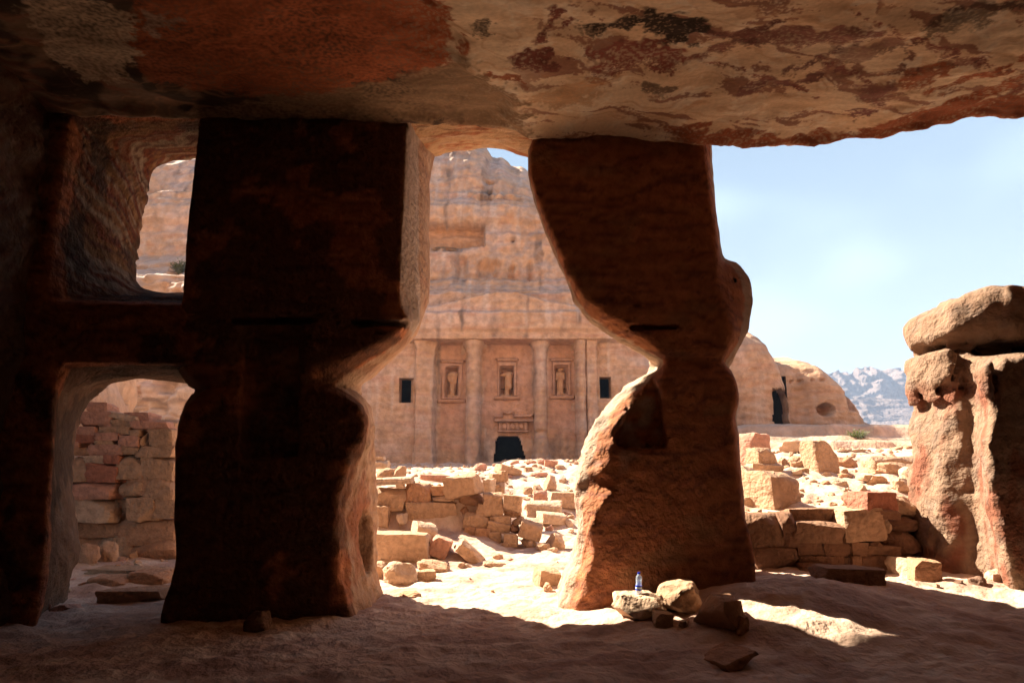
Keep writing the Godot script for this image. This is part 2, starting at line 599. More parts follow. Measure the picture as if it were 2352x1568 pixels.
func build_ceiling() -> void:
	var xs := steps([[-9.0, 0.5], [-6.0, 0.06], [7.6, 0.5], [12.0, 1.0]])
	var nv := 150
	var rows := 150 + 10
	var place := func(i: int, j: int):
		var x: float = xs[i]
		var lip := lip_d(x)
		if j < nv:
			var w := float(j) / (nv - 1)
			var D := lerpf(-8.0, 3.6, w / 0.2) if w < 0.2 else lerpf(3.6, lip, (w - 0.2) / 0.8)
			var y := ceil_y(x, D)
			var back := lip - D
			# the free edge is worn round and flaky
			if back < 0.5:
				y -= 0.05 * sm(0.5, 0.2, back)
				y += 0.13 * sm(0.22, 0.0, back) + 0.04 * nf.get_noise_2d(x * 0.7, D * 2.0) * sm(0.5, 0.2, back)
			return Vector3(x, y, -D)
		var k := j - nv + 1
		return Vector3(x, ceil_y(x, lip) + 0.13 + 0.2 * k, -(lip + 0.05 * sin(k * 0.9) + 0.07 * nz.get_noise_2d(x * 1.5, k * 0.6) + 0.03))
	var uvf := func(p: Vector3, _i, _j): return Vector2((p.x + 6.3) / 13.4, (-p.z - 4.2) / 6.1)
	var mat := StandardMaterial3D.new()
	mat.albedo_texture = ceiling_print()
	mat.roughness = 0.95
	mat.metallic_specular = 0.2
	mat.heightmap_enabled = true
	mat.heightmap_texture = noise_tex(14, 0.02, 6, [], 1024)
	mat.heightmap_scale = 1.2
	struct("ceiling", sheet(xs.size(), rows, place, NO, true, uvf), mat)
	# the mountain the hall is cut into rises above its front, facing the sun
	var place2 := func(i: int, j: int):
		var x := lerpf(-46.0, 46.0, i / 91.0)
		var w := maxf(0.0, (j - 8.0) / 39.0)
		var over := sm(-10.5, -9.0, x) * (1.0 - sm(9.0, 10.5, x))
		var d0 := lerpf(8.5, (wall_d(x) + 1.62) if x < 2.3 else lip_d(minf(x, 9.0)) + 0.2, over)
		var y := lerpf(lerpf(-1.0, 7.95, over), 33.0 + 3.0 * nz.get_noise_2d(x * 0.1, 2.0), w)
		var roll := 11.0 * pow(w, 1.3) + (1.2 * nz.get_noise_2d(x * 0.15, y * 0.3) + 0.3 * nz.get_noise_2d(x * 0.6, y * 1.4)) * sm(0.0, 0.1, w)
		# below it an unseen overhang rises from the lip, shaped to shade the floor
		var yo := table([[-9.0, 8.4], [2.0, 8.4], [4.5, 8.5], [6.2, 8.75], [8.6, 9.1], [12.0, 9.6]], x)
		var dov := 12.6 - 0.5 * sm(2.5, 4.5, x) + 0.35 * nz.get_noise_2d(x * 0.5, 6.0) + 0.12 * nz.get_noise_2d(x * 1.7, 6.0)
		if j < 8:
			var k := j / 8.0
			return Vector3(x, lerpf(y, yo, k * over), -lerpf(d0, dov, k * over))
		y = lerpf(y, lerpf(yo, 33.0, w), over)
		return Vector3(x, y, -(lerpf(d0, dov + 0.4 * sm(0.0, 0.05, w), over) - roll))
	struct("mountainside", sheet(92, 48, place2, func(p: Vector3, _i, _j): return cliff_tint(p, 0.4, 0.2), true), M.cliff)
	var cap := sheet(30, 20, func(i: int, j: int): return Vector3(lerpf(-9.5, 12.0, i / 29.0), 8.2 + 0.2 * nz.get_noise_2d(i, j), lerpf(8.5, -7.0, j / 19.0)), func(p: Vector3, _i, _j): return cliff_tint(p, 0.0, 0.3))
	struct("hall_roof", cap, M.cliff)

# mineral colours of the ceiling, laid out in plan (x, D)
func on_ceiling(u: float, v: float) -> Vector2:
	var yf := (784.0 - v) / FOCAL
	var zf := cp - yf * sp
	var D := (CEIL - EYE) / (yf * cp + sp) * zf
	return Vector2((u - 1176.0) / FOCAL * D / zf, D)

func ceiling_print() -> ImageTexture:
	var W := 940
	var H := 430
	var px := 13.4 / W
	var img := Image.create(W, H, false, Image.FORMAT_RGBF)
	var mask := {}
	var layers := [
		# colour, softness, outline
		[RUST, 0.10, 1.0, [270, 70, 330, -60, 1000, -60, 1055, 95, 1010, 150, 860, 195, 680, 222, 470, 205, 330, 160]],
		[Color(0.52, 0.40, 0.29), 0.05, 0.95, [40, 20, 130, -20, 300, 30, 312, 100, 285, 170, 200, 185, 120, 140]],
		[Color(0.36, 0.26, 0.2), 0.06, 0.7, [330, 20, 385, 30, 390, 60, 350, 80, 325, 60]],
		[Color(0.25, 0.165, 0.105), 0.10, 0.9, [330, 262, 620, 222, 900, 190, 1060, 120, 1180, 200, 1215, 290, 900, 275, 450, 270]],
		[MAROON, 0.05, 0.8, [400, 180, 500, 150, 610, 190, 560, 225, 430, 225], 8],
		[MAROON, 0.05, 0.8, [470, 150, 540, 90, 570, 0, 640, 0, 610, 70, 530, 130], 8],
		[Color(0.24, 0.085, 0.065), 0.06, 0.85, [660, 190, 760, 150, 900, 130, 1050, 170, 1120, 210, 1000, 230, 880, 225, 740, 245, 700, 240, 760, 205], 8],
		[Color(0.22, 0.095, 0.08), 0.05, 0.75, [1090, 190, 1250, 130, 1480, 70, 1780, 60, 1790, 95, 1600, 130, 1500, 150, 1300, 140, 1150, 195], 8],
		[Color(0.24, 0.12, 0.1), 0.05, 0.6, [1620, 210, 1650, 160, 1900, 90, 1915, 115, 1780, 180, 1700, 215], 8],
		[Color(0.2, 0.09, 0.08), 0.05, 0.75, [1255, 330, 1300, 270, 1420, 255, 1560, 180, 1700, 110, 1720, 120, 1570, 200, 1450, 250, 1470, 275, 1650, 230, 1640, 248, 1480, 290, 1380, 305, 1300, 335], 8],
		[Color(0.25, 0.12, 0.1), 0.04, 0.8, [1690, 290, 1840, 270, 1850, 290, 1800, 360, 1760, 345], 8],
		[Color(0.22, 0.095, 0.09), 0.04, 0.85, [1675, 385, 1780, 360, 1785, 385, 1730, 412], 8],
		[RUST, 0.04, 0.75, [1880, 270, 1920, 220, 2050, 190, 2050, 230, 2000, 290, 1960, 300], 8],
		[RUST, 0.05, 0.8, [2000, 300, 2120, 255, 2250, 210, 2350, 150, 2352, 180, 2260, 240, 2130, 280, 2010, 315], 8],
		[RUST, 0.06, 0.9, [1940, 410, 2080, 340, 2170, 320, 2330, 235, 2400, 235, 2330, 300, 2240, 330, 2150, 375, 1990, 420], 8],
		[MAROON, 0.04, 0.7, [2240, 345, 2352, 270, 2400, 260, 2360, 300, 2290, 345], 8],
		[SOOT, 0.09, 0.85, [660, 80, 780, 70, 900, 20, 1100, 30, 1140, 80, 1100, 150, 1000, 130, 900, 60, 800, 105, 720, 100], 8],
		[SOOT, 0.05, 0.7, [275, 70, 340, 50, 355, 95, 300, 112], 8],
		[SOOT, 0.08, 0.6, [1960, 70, 2090, -20, 2400, -20, 2200, 55, 2100, 65, 2000, 100], 8],
		[Color(0.12, 0.08, 0.06), 0.05, 0.7, [920, 290, 1000, 280, 1030, 310, 960, 330], 8],
		[Color(0.31, 0.105, 0.055), 0.07, 0.85, [995, 465, 1040, 440, 1140, 440, 1150, 465, 1300, 470, 1460, 480, 1700, 465, 1900, 390, 2100, 350, 2352, 330, 2400, 420, 1900, 480, 1500, 520, 1150, 520], 8],
		[Color(0.26, 0.10, 0.075), 0.02, 0.9, [1696, 0, 1716, 0, 1930, 103, 2180, 183, 2352, 230, 2352, 240, 2170, 193, 1912, 114], 8],
		[Color(0.26, 0.10, 0.075), 0.02, 0.8, [1080, 190, 1100, 182, 1300, 238, 1480, 290, 1590, 322, 1580, 330, 1450, 292, 1280, 248], 8],
		[Color(0.24, 0.10, 0.08), 0.02, 0.8, [1430, 150, 1440, 145, 1640, 215, 1790, 270, 1780, 278, 1620, 225], 8],
		[Color(0.30, 0.12, 0.07), 0.02, 0.8, [330, 230, 420, 245, 480, 285, 470, 295, 400, 262, 330, 245], 8],
		[Color(0.2, 0.09, 0.07), 0.05, 0.8, [2050, 165, 2090, 160, 2130, 175, 2090, 185], 8],
		[Color(0.2, 0.09, 0.07), 0.05, 0.75, [1850, 240, 1900, 180, 1930, 120, 1950, 110, 1930, 190, 1880, 260], 8],
		[Color(0.17, 0.075, 0.06), 0.06, 0.8, [1160, 100, 1300, 90, 1350, 60, 1420, 60, 1380, 105, 1250, 130], 8],
		[OCHRE, 0.07, 0.5, [480, 330, 700, 250, 800, 270, 700, 350, 560, 370], 8],
	]
	for L in layers:
		var poly := PackedVector2Array()
		var src: Array = L[3]
		for i in range(0, src.size(), 2):
			# the second set of outlines was measured on an enlarged view
			poly.append(on_ceiling(919.0 + 0.6094 * src[i], 0.6094 * src[i + 1]) if L.size() > 4 else on_ceiling(src[i], src[i + 1]))
		L.append(poly_grid(poly, 0.05, 0.25))
	for j in H:
		var D := 4.2 + 6.1 * (j + 0.5) / H
		var here := []
		for L in layers:
			var r: Dictionary = L[-1]
			if D > r.lo.y - 0.1 and D < r.lo.y + r.c * r.ny + 0.1:
				here.append([L, r.lo.x, r.lo.x + r.c * r.nx])
		for i in W:
			var x := -6.3 + (i + 0.5) * px
			var a := nz.get_noise_2d(x * 0.9, D * 1.3)
			var f := nf.get_noise_2d(x * 1.2, D * 1.5)
			var g := nf.get_noise_2d(x * 5.0, D * 6.0)
			var c := Color(0.78, 0.62, 0.45).lerp(Color(0.72, 0.51, 0.335), clampf(0.45 + 0.9 * a, 0.0, 1.0))
			c = c.lerp(Color(0.82, 0.71, 0.57), 0.8 * smoothstep(0.05, 0.45, nz.get_noise_2d(x * 1.4 + 20.0, D * 2.0 + 0.6 * f)))
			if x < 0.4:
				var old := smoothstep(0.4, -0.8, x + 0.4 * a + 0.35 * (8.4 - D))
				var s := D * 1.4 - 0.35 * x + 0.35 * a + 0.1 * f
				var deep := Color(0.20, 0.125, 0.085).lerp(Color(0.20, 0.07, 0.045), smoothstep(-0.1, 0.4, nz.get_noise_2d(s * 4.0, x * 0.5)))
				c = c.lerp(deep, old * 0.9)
				# soot blotches left of the seam, over a base darkened for the shade there
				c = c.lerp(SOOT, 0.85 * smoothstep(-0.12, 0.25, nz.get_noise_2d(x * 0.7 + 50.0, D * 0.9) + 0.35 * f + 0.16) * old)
			# dark mineral streaks sweeping across
			var st := nz.get_noise_2d((x + 1.6 * D) * 0.45, (D - 0.38 * x) * 2.6 + 0.8 * a)
			c = c.lerp(Color(0.23, 0.085, 0.06), 0.8 * smoothstep(0.24, 0.36, st + 0.25 * g + 0.12 * f) * smoothstep(-0.6, 0.6, x))
			# swirling bedding lines
			var sw := nz.get_noise_2d(x * 0.7 + 0.5 * a, D * 5.0 + 2.4 * a)
			c = c.lerp(Color(0.50, 0.28, 0.16), 0.45 * smoothstep(0.25, 0.5, sw))
			var wx := x + 0.10 * f + 0.12 * nz.get_noise_2d(x * 3.0, D * 3.0 + 7.0)
			var wy := D + 0.06 * g + 0.10 * nz.get_noise_2d(x * 3.0 + 17.0, D * 3.0)
			for e in here:
				if wx < e[1] or wx > e[2]:
					continue
				var L: Array = e[0]
				var q: Dictionary = L[-1]
				var d := sg(q, wx, wy) + (0.13 * f + 0.07 * g) * minf(1.0, L[1] * 18.0)
				var soft: float = L[1] * 0.5
				if d < soft:
					var keep: float = minf(1.0, L[2] * 1.25) * smoothstep(soft, -soft * 0.5, d) * clampf(1.0 + 1.1 * g + 0.5 * a, 0.4, 1.0)
					var tone: Color = L[0]
					c = c.lerp(tone * (1.0 + 0.4 * sw + 0.3 * g), keep)
			# fine flaking
			c *= 0.95 + 0.14 * g
			img.set_pixel(i, j, c.linear_to_srgb())
	img.convert(Image.FORMAT_RGB8)
	return ImageTexture.create_from_image(img)

var roughness_amp := 1.0

# red rock darkened on inner faces to paint the hall's shade; outer faces pale
func inner_face_shade(p: Vector3, c: Color) -> Color:
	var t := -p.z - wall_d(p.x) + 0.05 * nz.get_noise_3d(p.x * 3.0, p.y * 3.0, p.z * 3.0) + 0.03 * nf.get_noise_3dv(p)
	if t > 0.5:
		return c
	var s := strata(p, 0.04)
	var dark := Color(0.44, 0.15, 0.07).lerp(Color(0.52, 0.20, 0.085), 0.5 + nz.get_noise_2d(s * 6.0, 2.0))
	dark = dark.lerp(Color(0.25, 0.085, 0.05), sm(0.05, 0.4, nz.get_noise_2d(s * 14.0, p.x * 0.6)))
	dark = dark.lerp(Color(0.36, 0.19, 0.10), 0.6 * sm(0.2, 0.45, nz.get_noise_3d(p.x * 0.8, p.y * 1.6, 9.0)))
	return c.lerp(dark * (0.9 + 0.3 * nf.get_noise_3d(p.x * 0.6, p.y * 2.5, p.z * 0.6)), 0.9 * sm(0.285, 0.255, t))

func rock_skin(p: Vector3) -> float:
	return 0.035 * nz.get_noise_3d(p.x * 0.6, p.y * 0.6, p.z * 0.6) + 0.012 * nz.get_noise_3d(p.x * 2.2, p.y * 7.0, p.z * 2.2) + 0.008 * nf.get_noise_3dv(p)

func layered(grids: Array, ts: Array, x: float, y: float, t: float) -> float:
	if t <= ts[0]:
		return sg(grids[0], x, y)
	for i in range(1, ts.size()):
		if t <= ts[i]:
			return lerpf(sg(grids[i - 1], x, y), sg(grids[i], x, y), (t - ts[i - 1]) / (ts[i] - ts[i - 1]))
	return sg(grids[-1], x, y)

# dark patches painted for the dimness of the openings, same on every side
func dim_patches(p: Vector3) -> float:
	return sm(0.0, 0.07, nz.get_noise_3d(p.x * 0.8 + 70.0, p.y * 0.6, p.z * 0.8) + 0.3 * nz.get_noise_3d(p.x * 3.0, p.y * 2.4, p.z * 3.0 + 9.0) - 0.14)

func soot_shade(p: Vector3) -> float:  # soot blotches kept to the inner face, also painted to deepen its shade
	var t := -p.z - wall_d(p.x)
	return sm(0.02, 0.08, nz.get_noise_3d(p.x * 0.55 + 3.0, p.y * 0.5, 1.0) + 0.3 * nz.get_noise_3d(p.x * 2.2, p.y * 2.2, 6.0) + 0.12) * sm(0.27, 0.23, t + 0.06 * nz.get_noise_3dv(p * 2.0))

func build_left_pillar() -> void:
	var g := [
		outline([455, 150, 452, 262, 440, 400, 430, 520, 415, 700, 402, 780, 430, 822, 540, 850, 548, 893, 480, 915, 425, 945, 405, 1000, 400, 1100, 398, 1200, 400, 1270, 385, 1340, 365, 1395, 360, 1500, 812, 1500, 805, 1425, 792, 1380, 776, 1300, 770, 1180, 786, 1100, 800, 1050, 830, 1010, 840, 965, 822, 925, 760, 903, 692, 893, 690, 860, 800, 820, 900, 770, 946, 735, 920, 700, 927, 500, 936, 262, 938, 150], 0.0),
		outline([500, 150, 490, 262, 470, 500, 450, 700, 425, 790, 400, 835, 424, 872, 443, 905, 428, 925, 411, 960, 402, 1040, 400, 1200, 410, 1300, 400, 1500, 845, 1500, 838, 1420, 825, 1350, 815, 1250, 815, 1150, 832, 1080, 850, 1030, 852, 960, 835, 915, 815, 888, 850, 852, 930, 795, 968, 735, 955, 660, 950, 300, 952, 150], 0.5),
		outline([590, 150, 575, 700, 540, 830, 540, 905, 520, 960, 520, 1500, 905, 1500, 884, 1400, 880, 1372, 868, 1300, 872, 1200, 868, 1100, 862, 1040, 858, 935, 838, 912, 823, 886, 860, 868, 905, 828, 960, 770, 986, 700, 989, 640, 990, 420, 1005, 345, 1010, 150], 1.7)]
	var niche := outline([556, 772, 676, 770, 684, 1052, 548, 1052], 0.0)
	var frame := outline([538, 752, 694, 750, 700, 850, 530, 850], 0.0)
	var slot1 := outline([520, 728, 725, 727, 725, 744, 520, 745], 0.0)
	var slot2 := outline([800, 732, 948, 732, 948, 748, 800, 748], 0.0)
	var hollow_c := Vector3(atw(846, 1245, 1.05).x, atw(846, 1245, 1.05).y, 0.0)
	var f := func(p: Vector3) -> float:
		var t := -p.z - wall_d(p.x)
		var d := layered(g, [0.0, 0.5, 1.7], p.x, p.y, t)
		d = smax(d, absf(t - 0.87) - 0.87, 0.06)
		if absf(d) > 0.45:
			return d
		d += rock_skin(p)
		# a worn seam runs round the neck
		d += 0.07 * exp(-pow((p.y - 2.705 - 0.02 * p.x) / 0.035, 2.0))
		d = smax(d, -maxf(sg(niche, p.x, p.y), t - 0.24), 0.04)
		d = smax(d, -maxf(sg(frame, p.x, p.y), t - 0.07), 0.03)
		d = smax(d, -maxf(sg(slot1, p.x, p.y), t - 0.16), 0.03)
		d = smax(d, -maxf(sg(slot2, p.x, p.y), t - 0.16), 0.03)
		# pocket worn into the right flank, with ribs above it
		var q := Vector3((p.x - hollow_c.x + 0.12) / 0.5, (p.y - hollow_c.y + 0.3 * (t - 1.1)) / 0.40, (t - 1.1) / 0.36)
		d = smax(d, -(q.length() - 1.0) * 0.38, 0.03)
		if p.x > -2.6 and p.y < 2.3:
			d += 0.05 * sm(-2.6, -2.1, p.x) * nz.get_noise_3d(p.x * 1.5, p.y * 5.0 + p.x * 3.0, p.z * 5.0)
		return d
	var tint := func(p: Vector3) -> Color:
		var c := inner_face_shade(p, pillar_tint(p).lerp(Color(0.42, 0.30, 0.23), 0.4))
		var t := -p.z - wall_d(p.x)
		c = c.lerp(Color(0.075, 0.045, 0.032), 0.7 * soot_shade(p))
		# red vein round the pocket
		var q := Vector2((t - 0.75) / 0.45, (p.y - hollow_c.y - 0.25) / 0.75)
		var m := sm(1.1, 0.5, q.length() + 0.5 * nz.get_noise_3d(p.x * 2.0, p.y * 2.0, p.z * 2.0)) * sm(-2.5, -2.2, p.x)
		c = c.lerp(RUST * 0.9, 0.75 * m)
		# plaster left on the upper reveal
		if p.y > 3.4 and p.x > -1.75 and t < 0.75 + 0.25 * nz.get_noise_2d(p.y * 1.2, 5.0) and t > 0.05:
			c = c.lerp(Color(0.46, 0.37, 0.31), 0.8)
		return c
	var o := obj("rock_pillar", nets(Vector3(-4.7, -0.4, -10.4), Vector3(-0.9, 6.9, -7.7), 0.054, f, tint), M.rock)
	tag(o, "broad dark sandstone pillar with square upper block and worn waist, left of the central doorway", "pillar", "rock pillars of the hall front")

func build_mid_pillar() -> void:
	var g := [
		outline([1228, 150, 1236, 290, 1216, 345, 1216, 400, 1232, 450, 1268, 540, 1305, 630, 1350, 690, 1420, 738, 1500, 792, 1528, 832, 1530, 850, 1514, 882, 1464, 924, 1424, 980, 1404, 1030, 1392, 1082, 1428, 1102, 1374, 1164, 1352, 1205, 1364, 1250, 1362, 1300, 1346, 1360, 1336, 1395, 1330, 1500, 1745, 1500, 1742, 1310, 1728, 1240, 1706, 1180, 1698, 1100, 1690, 1000, 1685, 955, 1697, 920, 1690, 872, 1662, 834, 1668, 815, 1690, 760, 1656, 690, 1640, 500, 1618, 310, 1615, 150], 0.0),
		outline([1240, 150, 1234, 300, 1212, 345, 1210, 400, 1228, 470, 1255, 545, 1322, 700, 1347, 740, 1430, 792, 1508, 830, 1514, 845, 1480, 862, 1420, 908, 1372, 965, 1345, 1030, 1328, 1090, 1322, 1150, 1330, 1210, 1322, 1260, 1300, 1330, 1285, 1385, 1275, 1500, 1730, 1500, 1712, 1180, 1700, 1000, 1690, 955, 1700, 920, 1692, 872, 1674, 834, 1700, 800, 1722, 760, 1733, 690, 1724, 640, 1695, 602, 1660, 596, 1648, 500, 1634, 315, 1634, 150], 0.42),
		outline([1240, 150, 1245, 300, 1230, 400, 1262, 540, 1318, 640, 1400, 715, 1470, 775, 1520, 815, 1514, 842, 1500, 853, 1440, 884, 1382, 948, 1342, 1018, 1326, 1090, 1324, 1150, 1332, 1210, 1314, 1270, 1292, 1320, 1272, 1382, 1262, 1500, 1700, 1500, 1690, 1100, 1670, 900, 1660, 834, 1690, 800, 1715, 740, 1715, 650, 1690, 610, 1650, 600, 1620, 315, 1615, 150], 1.9)]
	var niche := outline([1412, 1032, 1424, 985, 1456, 930, 1498, 880, 1511, 864, 1520, 900, 1536, 1030], 0.0)
	var slot := outline([1440, 742, 1566, 742, 1566, 757, 1440, 757], 0.0)
	var h1 := atw(1480, 1165, 0.0)
	var h2 := atw(1497, 1186, 0.0)
	var h3 := atw(1338, 617, 0.0)
	var f := func(p: Vector3) -> float:
		var t := -p.z - wall_d(p.x)
		var d := layered(g, [0.0, 0.42, 1.9], p.x, p.y, t)
		d = smax(d, absf(t - 0.97) - 0.97, 0.1)
		if absf(d) > 0.45 and not (t < 0.8 and d < 0.0):
			return d
		d += rock_skin(p)
		d += 0.06 * exp(-pow((p.y - 3.03) / 0.035, 2.0))
		# upper block: a flat dressed panel stands a little proud on the left
		d = smax(d, -maxf(sg(niche, p.x, p.y), t - 0.27), 0.03)
		d = smax(d, -maxf(sg(slot, p.x, p.y), t - 0.14), 0.03)
		for h in [h1, h2, h3]:
			d = smax(d, -(Vector3((p.x - h.x), (p.y - h.y) * 1.3, t).length() - 0.05), 0.02)
		# scoured ragged rock along the sunny edge
		if p.x < 1.8 and p.y < 3.0:
			var e := sm(1.9, 1.2, p.x - 0.55 * (p.y - 1.6) * sm(1.5, 2.6, p.y))
			d += 0.05 * e * nf.get_noise_3d(p.x * 1.1, p.y * 1.5, p.z * 1.1)
		if p.y > 2.9 and p.y < 4.4:
			d += 0.03 * nf.get_noise_3d(p.x * 1.2, p.y * 1.2, p.z * 1.2) * sm(2.4, 1.2, p.x)
		return d
	var tint := func(p: Vector3) -> Color:
		var c := pillar_tint(p)
		c = c.lerp(Color(0.47, 0.375, 0.30), 0.6)
		c = inner_face_shade(p, c)
		# grey-green crust high on the weathered shoulder
		var m := sm(0.0, 0.3, nf.get_noise_3d(p.x * 0.7, p.y * 0.7, p.z * 0.7)) * sm(1.7, 1.3, p.x) * sm(1.5, 1.8, p.y) * sm(2.9, 2.5, p.y)
		c = c.lerp(GREYED, 0.6 * m)
		if p.y < 1.7:
			c = c.lerp(Color(0.52, 0.24, 0.17), 0.5 * sm(1.0, 0.7, p.x) * sm(0.6, 1.0, p.y))
		return c
	var o := obj("rock_pillar", nets(Vector3(-0.1, -0.4, -11.2), Vector3(3.9, 6.9, -8.0), 0.054, f, tint), M.rock)
	tag(o, "hourglass sandstone pillar with eroded lower half and carved niche, behind the water bottle", "pillar", "rock pillars of the hall front")

func build_stump() -> void:
	var T := 2.0
	var ga := outline([2100, 1330, 2096, 1180, 2098, 1100, 2104, 960, 2118, 905, 2150, 880, 2160, 818, 2235, 815, 2240, 880, 2246, 1000, 2262, 1150, 2285, 1330, 2295, 1480, 2090, 1480], T)
	var gb := outline([2228, 820, 2352, 812, 2700, 800, 2700, 1500, 2335, 1500, 2322, 1330, 2300, 1240, 2275, 1120, 2255, 1000, 2275, 940, 2248, 900], 0.1)
	var gb2 := outline([2222, 822, 2352, 812, 2700, 800, 2700, 1500, 2300, 1500, 2268, 1330, 2255, 1200, 2245, 1000, 2238, 900], 0.9)
	var gc := outline([2077, 814, 2152, 814, 2150, 850, 2124, 898, 2106, 946, 2092, 930, 2079, 880], T)
	var ge := outline([2080, 806, 2077, 780, 2086, 738, 2120, 711, 2200, 703, 2262, 714, 2312, 738, 2360, 748, 2500, 700, 2700, 650, 2700, 822, 2200, 820], T)
	var cracks := [[atw(2076, 815, T), atw(2240, 818, 1.2), 0.05], [atw(2158, 815, 1.6), atw(2128, 895, 1.7), 0.09], [atw(2128, 895, 1.7), atw(2104, 948, T), 0.09], [atw(2118, 905, 1.7), atw(2240, 890, 1.0), 0.05], [atw(2095, 1128, T), atw(2250, 1132, 1.0), 0.025]]
	var gcore := outline([2100, 805, 2420, 805, 2420, 1400, 2130, 1400, 2125, 960, 2110, 900], T)
	var f := func(p: Vector3) -> float:
		var t := -p.z - wall_d(p.x)
		var w := rock_skin(p) * 1.2 + 0.03 * nz.get_noise_3d(p.x * 3.0, p.y * 2.0, p.z * 3.0)
		var front := maxf(1.05, 1.75 - 0.95 * (p.x - 5.75)) + 0.1 * nz.get_noise_3d(p.x * 1.6, p.y * 1.1, 3.0)
		var a := smax(sg(ga, p.x, p.y), maxf(t - 2.3, front - t) * 0.72, 0.15) + w + 0.035 * sm(0.0, 0.4, nz.get_noise_3d(p.x * 2.6, p.y * 2.2, p.z * 2.6))
		var b := smax(lerpf(sg(gb, p.x, p.y), sg(gb2, p.x, p.y), clampf((t - 0.1) / 0.8, 0.0, 1.0)), absf(t - 1.05) - 0.95, 0.2) + w
		var c := smax(sg(gc, p.x, p.y), maxf(t - 2.2, front - 0.1 - t) * 0.72, 0.2) + w
		var e := smax(sg(ge, p.x, p.y), maxf(t - 2.25, front - 0.12 - 0.5 * sm(6.4, 7.2, p.x) - t) * 0.75, 0.35) + w + 0.05 * nz.get_noise_3d(p.x * 1.4, p.y * 2.0, p.z * 1.4)
		# the rock behind the cleft
		var core := maxf(sg(gcore, p.x, p.y), absf(t - 1.95) - 0.22) + w
		var d := smin(minf(core, minf(a, b)), smin(c, e, 0.08), 0.06)
		if absf(d) > 0.3:
			return d
		# cracks between the blocks, and flaked pits
		for k in cracks:
			var q := Vector2(p.x, p.y)
			var ab: Vector2 = k[1] - k[0]
			var h := clampf((q - k[0]).dot(ab) / ab.length_squared(), 0.0, 1.0)
			d += k[2] * exp(-pow((q - k[0] - ab * h).length() / 0.035, 2.0))
		d += 0.028 * sm(0.05, 0.35, nf.get_noise_3d(p.x * 0.6, p.y * 0.35, p.z * 0.6)) + 0.014 * nf.get_noise_3d(p.x * 1.5, p.y * 1.2, p.z * 1.5)
		return d
	var o := obj("rock_pillar_stump", nets(Vector3(5.2, -0.4, -11.2), Vector3(9.0, 4.9, -8.3), 0.055, f, stump_tint), M.rock)
	tag(o, "broken reddish pillar stump capped by a rounded boulder at the right edge", "pillar", "rock pillars of the hall front")

func build_left_wall() -> void:
	var win := [
		outline([155, 257, 300, 257, 460, 262, 640, 262, 640, 702, 415, 702, 100, 697, 120, 500], 0.0),
		outline([352, 400, 372, 382, 400, 374, 445, 371, 760, 371, 760, 667, 345, 667, 322, 655, 312, 630, 322, 560, 332, 490, 345, 440], 1.7)]
	var door := [
		outline([128, 833, 395, 833, 700, 833, 700, 1520, 70, 1520, 92, 1380, 104, 1250, 112, 1120, 121, 1000], 0.0),
		outline([150, 900, 230, 862, 395, 850, 700, 850, 700, 1520, 90, 1520, 100, 1400, 130, 1310, 138, 1200, 135, 1000], 0.7),
		outline([420, 884, 330, 869, 262, 876, 216, 915, 187, 955, 173, 1020, 168, 1090, 176, 1200, 183, 1270, 165, 1312, 150, 1400, 148, 1540, 760, 1540, 760, 905], 1.7)]
	var f := func(p: Vector3) -> float:
		var t := -p.z - wall_d(p.x)
		var d := maxf(absf(p.x + 6.35) - 2.62, absf(t - 0.85) - 0.85)
		d = maxf(d, absf(p.y - 3.2) - 3.75)
		var w := lerpf(sg(win[0], p.x, p.y), sg(win[1], p.x, p.y), clampf(t / 1.7, 0.0, 1.0))
		d = smax(d, -w, 0.08)
		d = smax(d, -layered(door, [0.0, 0.7, 1.7], p.x, p.y, t), 0.1)
		d += rock_skin(p) + 0.035 * nz.get_noise_3d(p.x * 0.8, (p.y + 0.5 * t) * 9.0, p.z * 0.8) * sm(0.2, 0.6, t)
		return d
	var mesh := nets(Vector3(-6.6, -0.4, -10.0), Vector3(-3.5, 6.8, -7.5), 0.056, f, func(p: Vector3) -> Color: return inner_face_shade(p, banded_tint(p) * 0.5).lerp(Color(0.06, 0.038, 0.028), 0.75 * dim_patches(p)))
	struct("wall_front", mesh, M.rock)

func build_lintel() -> void:
	var a := outline([400, 150, 400, 258, 700, 264, 935, 266, 1240, 290, 1640, 306, 1640, 150], 0.0)
	var b := outline([560, 60, 560, 372, 960, 372, 990, 366, 1020, 352, 1075, 344, 1120, 340, 1160, 346, 1196, 362, 1240, 372, 1620, 372, 1620, 60], 1.7)
	var f := func(p: Vector3) -> float:
		var t := -p.z - wall_d(p.x)
		var d := lerpf(sg(a, p.x, p.y), sg(b, p.x, p.y), clampf(t / 1.7, 0.0, 1.0))
		d = smax(maxf(d, absf(t - 0.86) - 0.86), p.y - 7.4, 0.05)
		return d + rock_skin(p) * 0.8 + 0.03 * nz.get_noise_3d(p.x * 2.0, p.y * 3.0, p.z * 4.0)
	var tint := func(p: Vector3) -> Color:
		var t := -p.z - wall_d(p.x)
		var s := t * 2.0 + p.x * 0.8 + 0.5 * nz.get_noise_2d(p.x, t * 1.5)
		var c := Color(0.47, 0.30, 0.17).lerp(RUST, 0.8 * sm(0.0, 0.35, nz.get_noise_2d(s * 2.0, p.x)))
		c = c.lerp(Color(0.16, 0.09, 0.06), 0.8 * sm(0.2, 0.42, nf.get_noise_2d(p.x * 0.8, t * 1.6)) * sm(1.0, 0.3, t))
		return c.lerp(PALE, 0.5 * sm(0.1, 0.4, nf.get_noise_2d(p.x * 0.5 + 5.0, t)))
	struct("wall_head", nets(Vector3(-4.3, 5.4, -10.6), Vector3(2.9, 7.5, -7.8), 0.055, f, tint), M.rock)

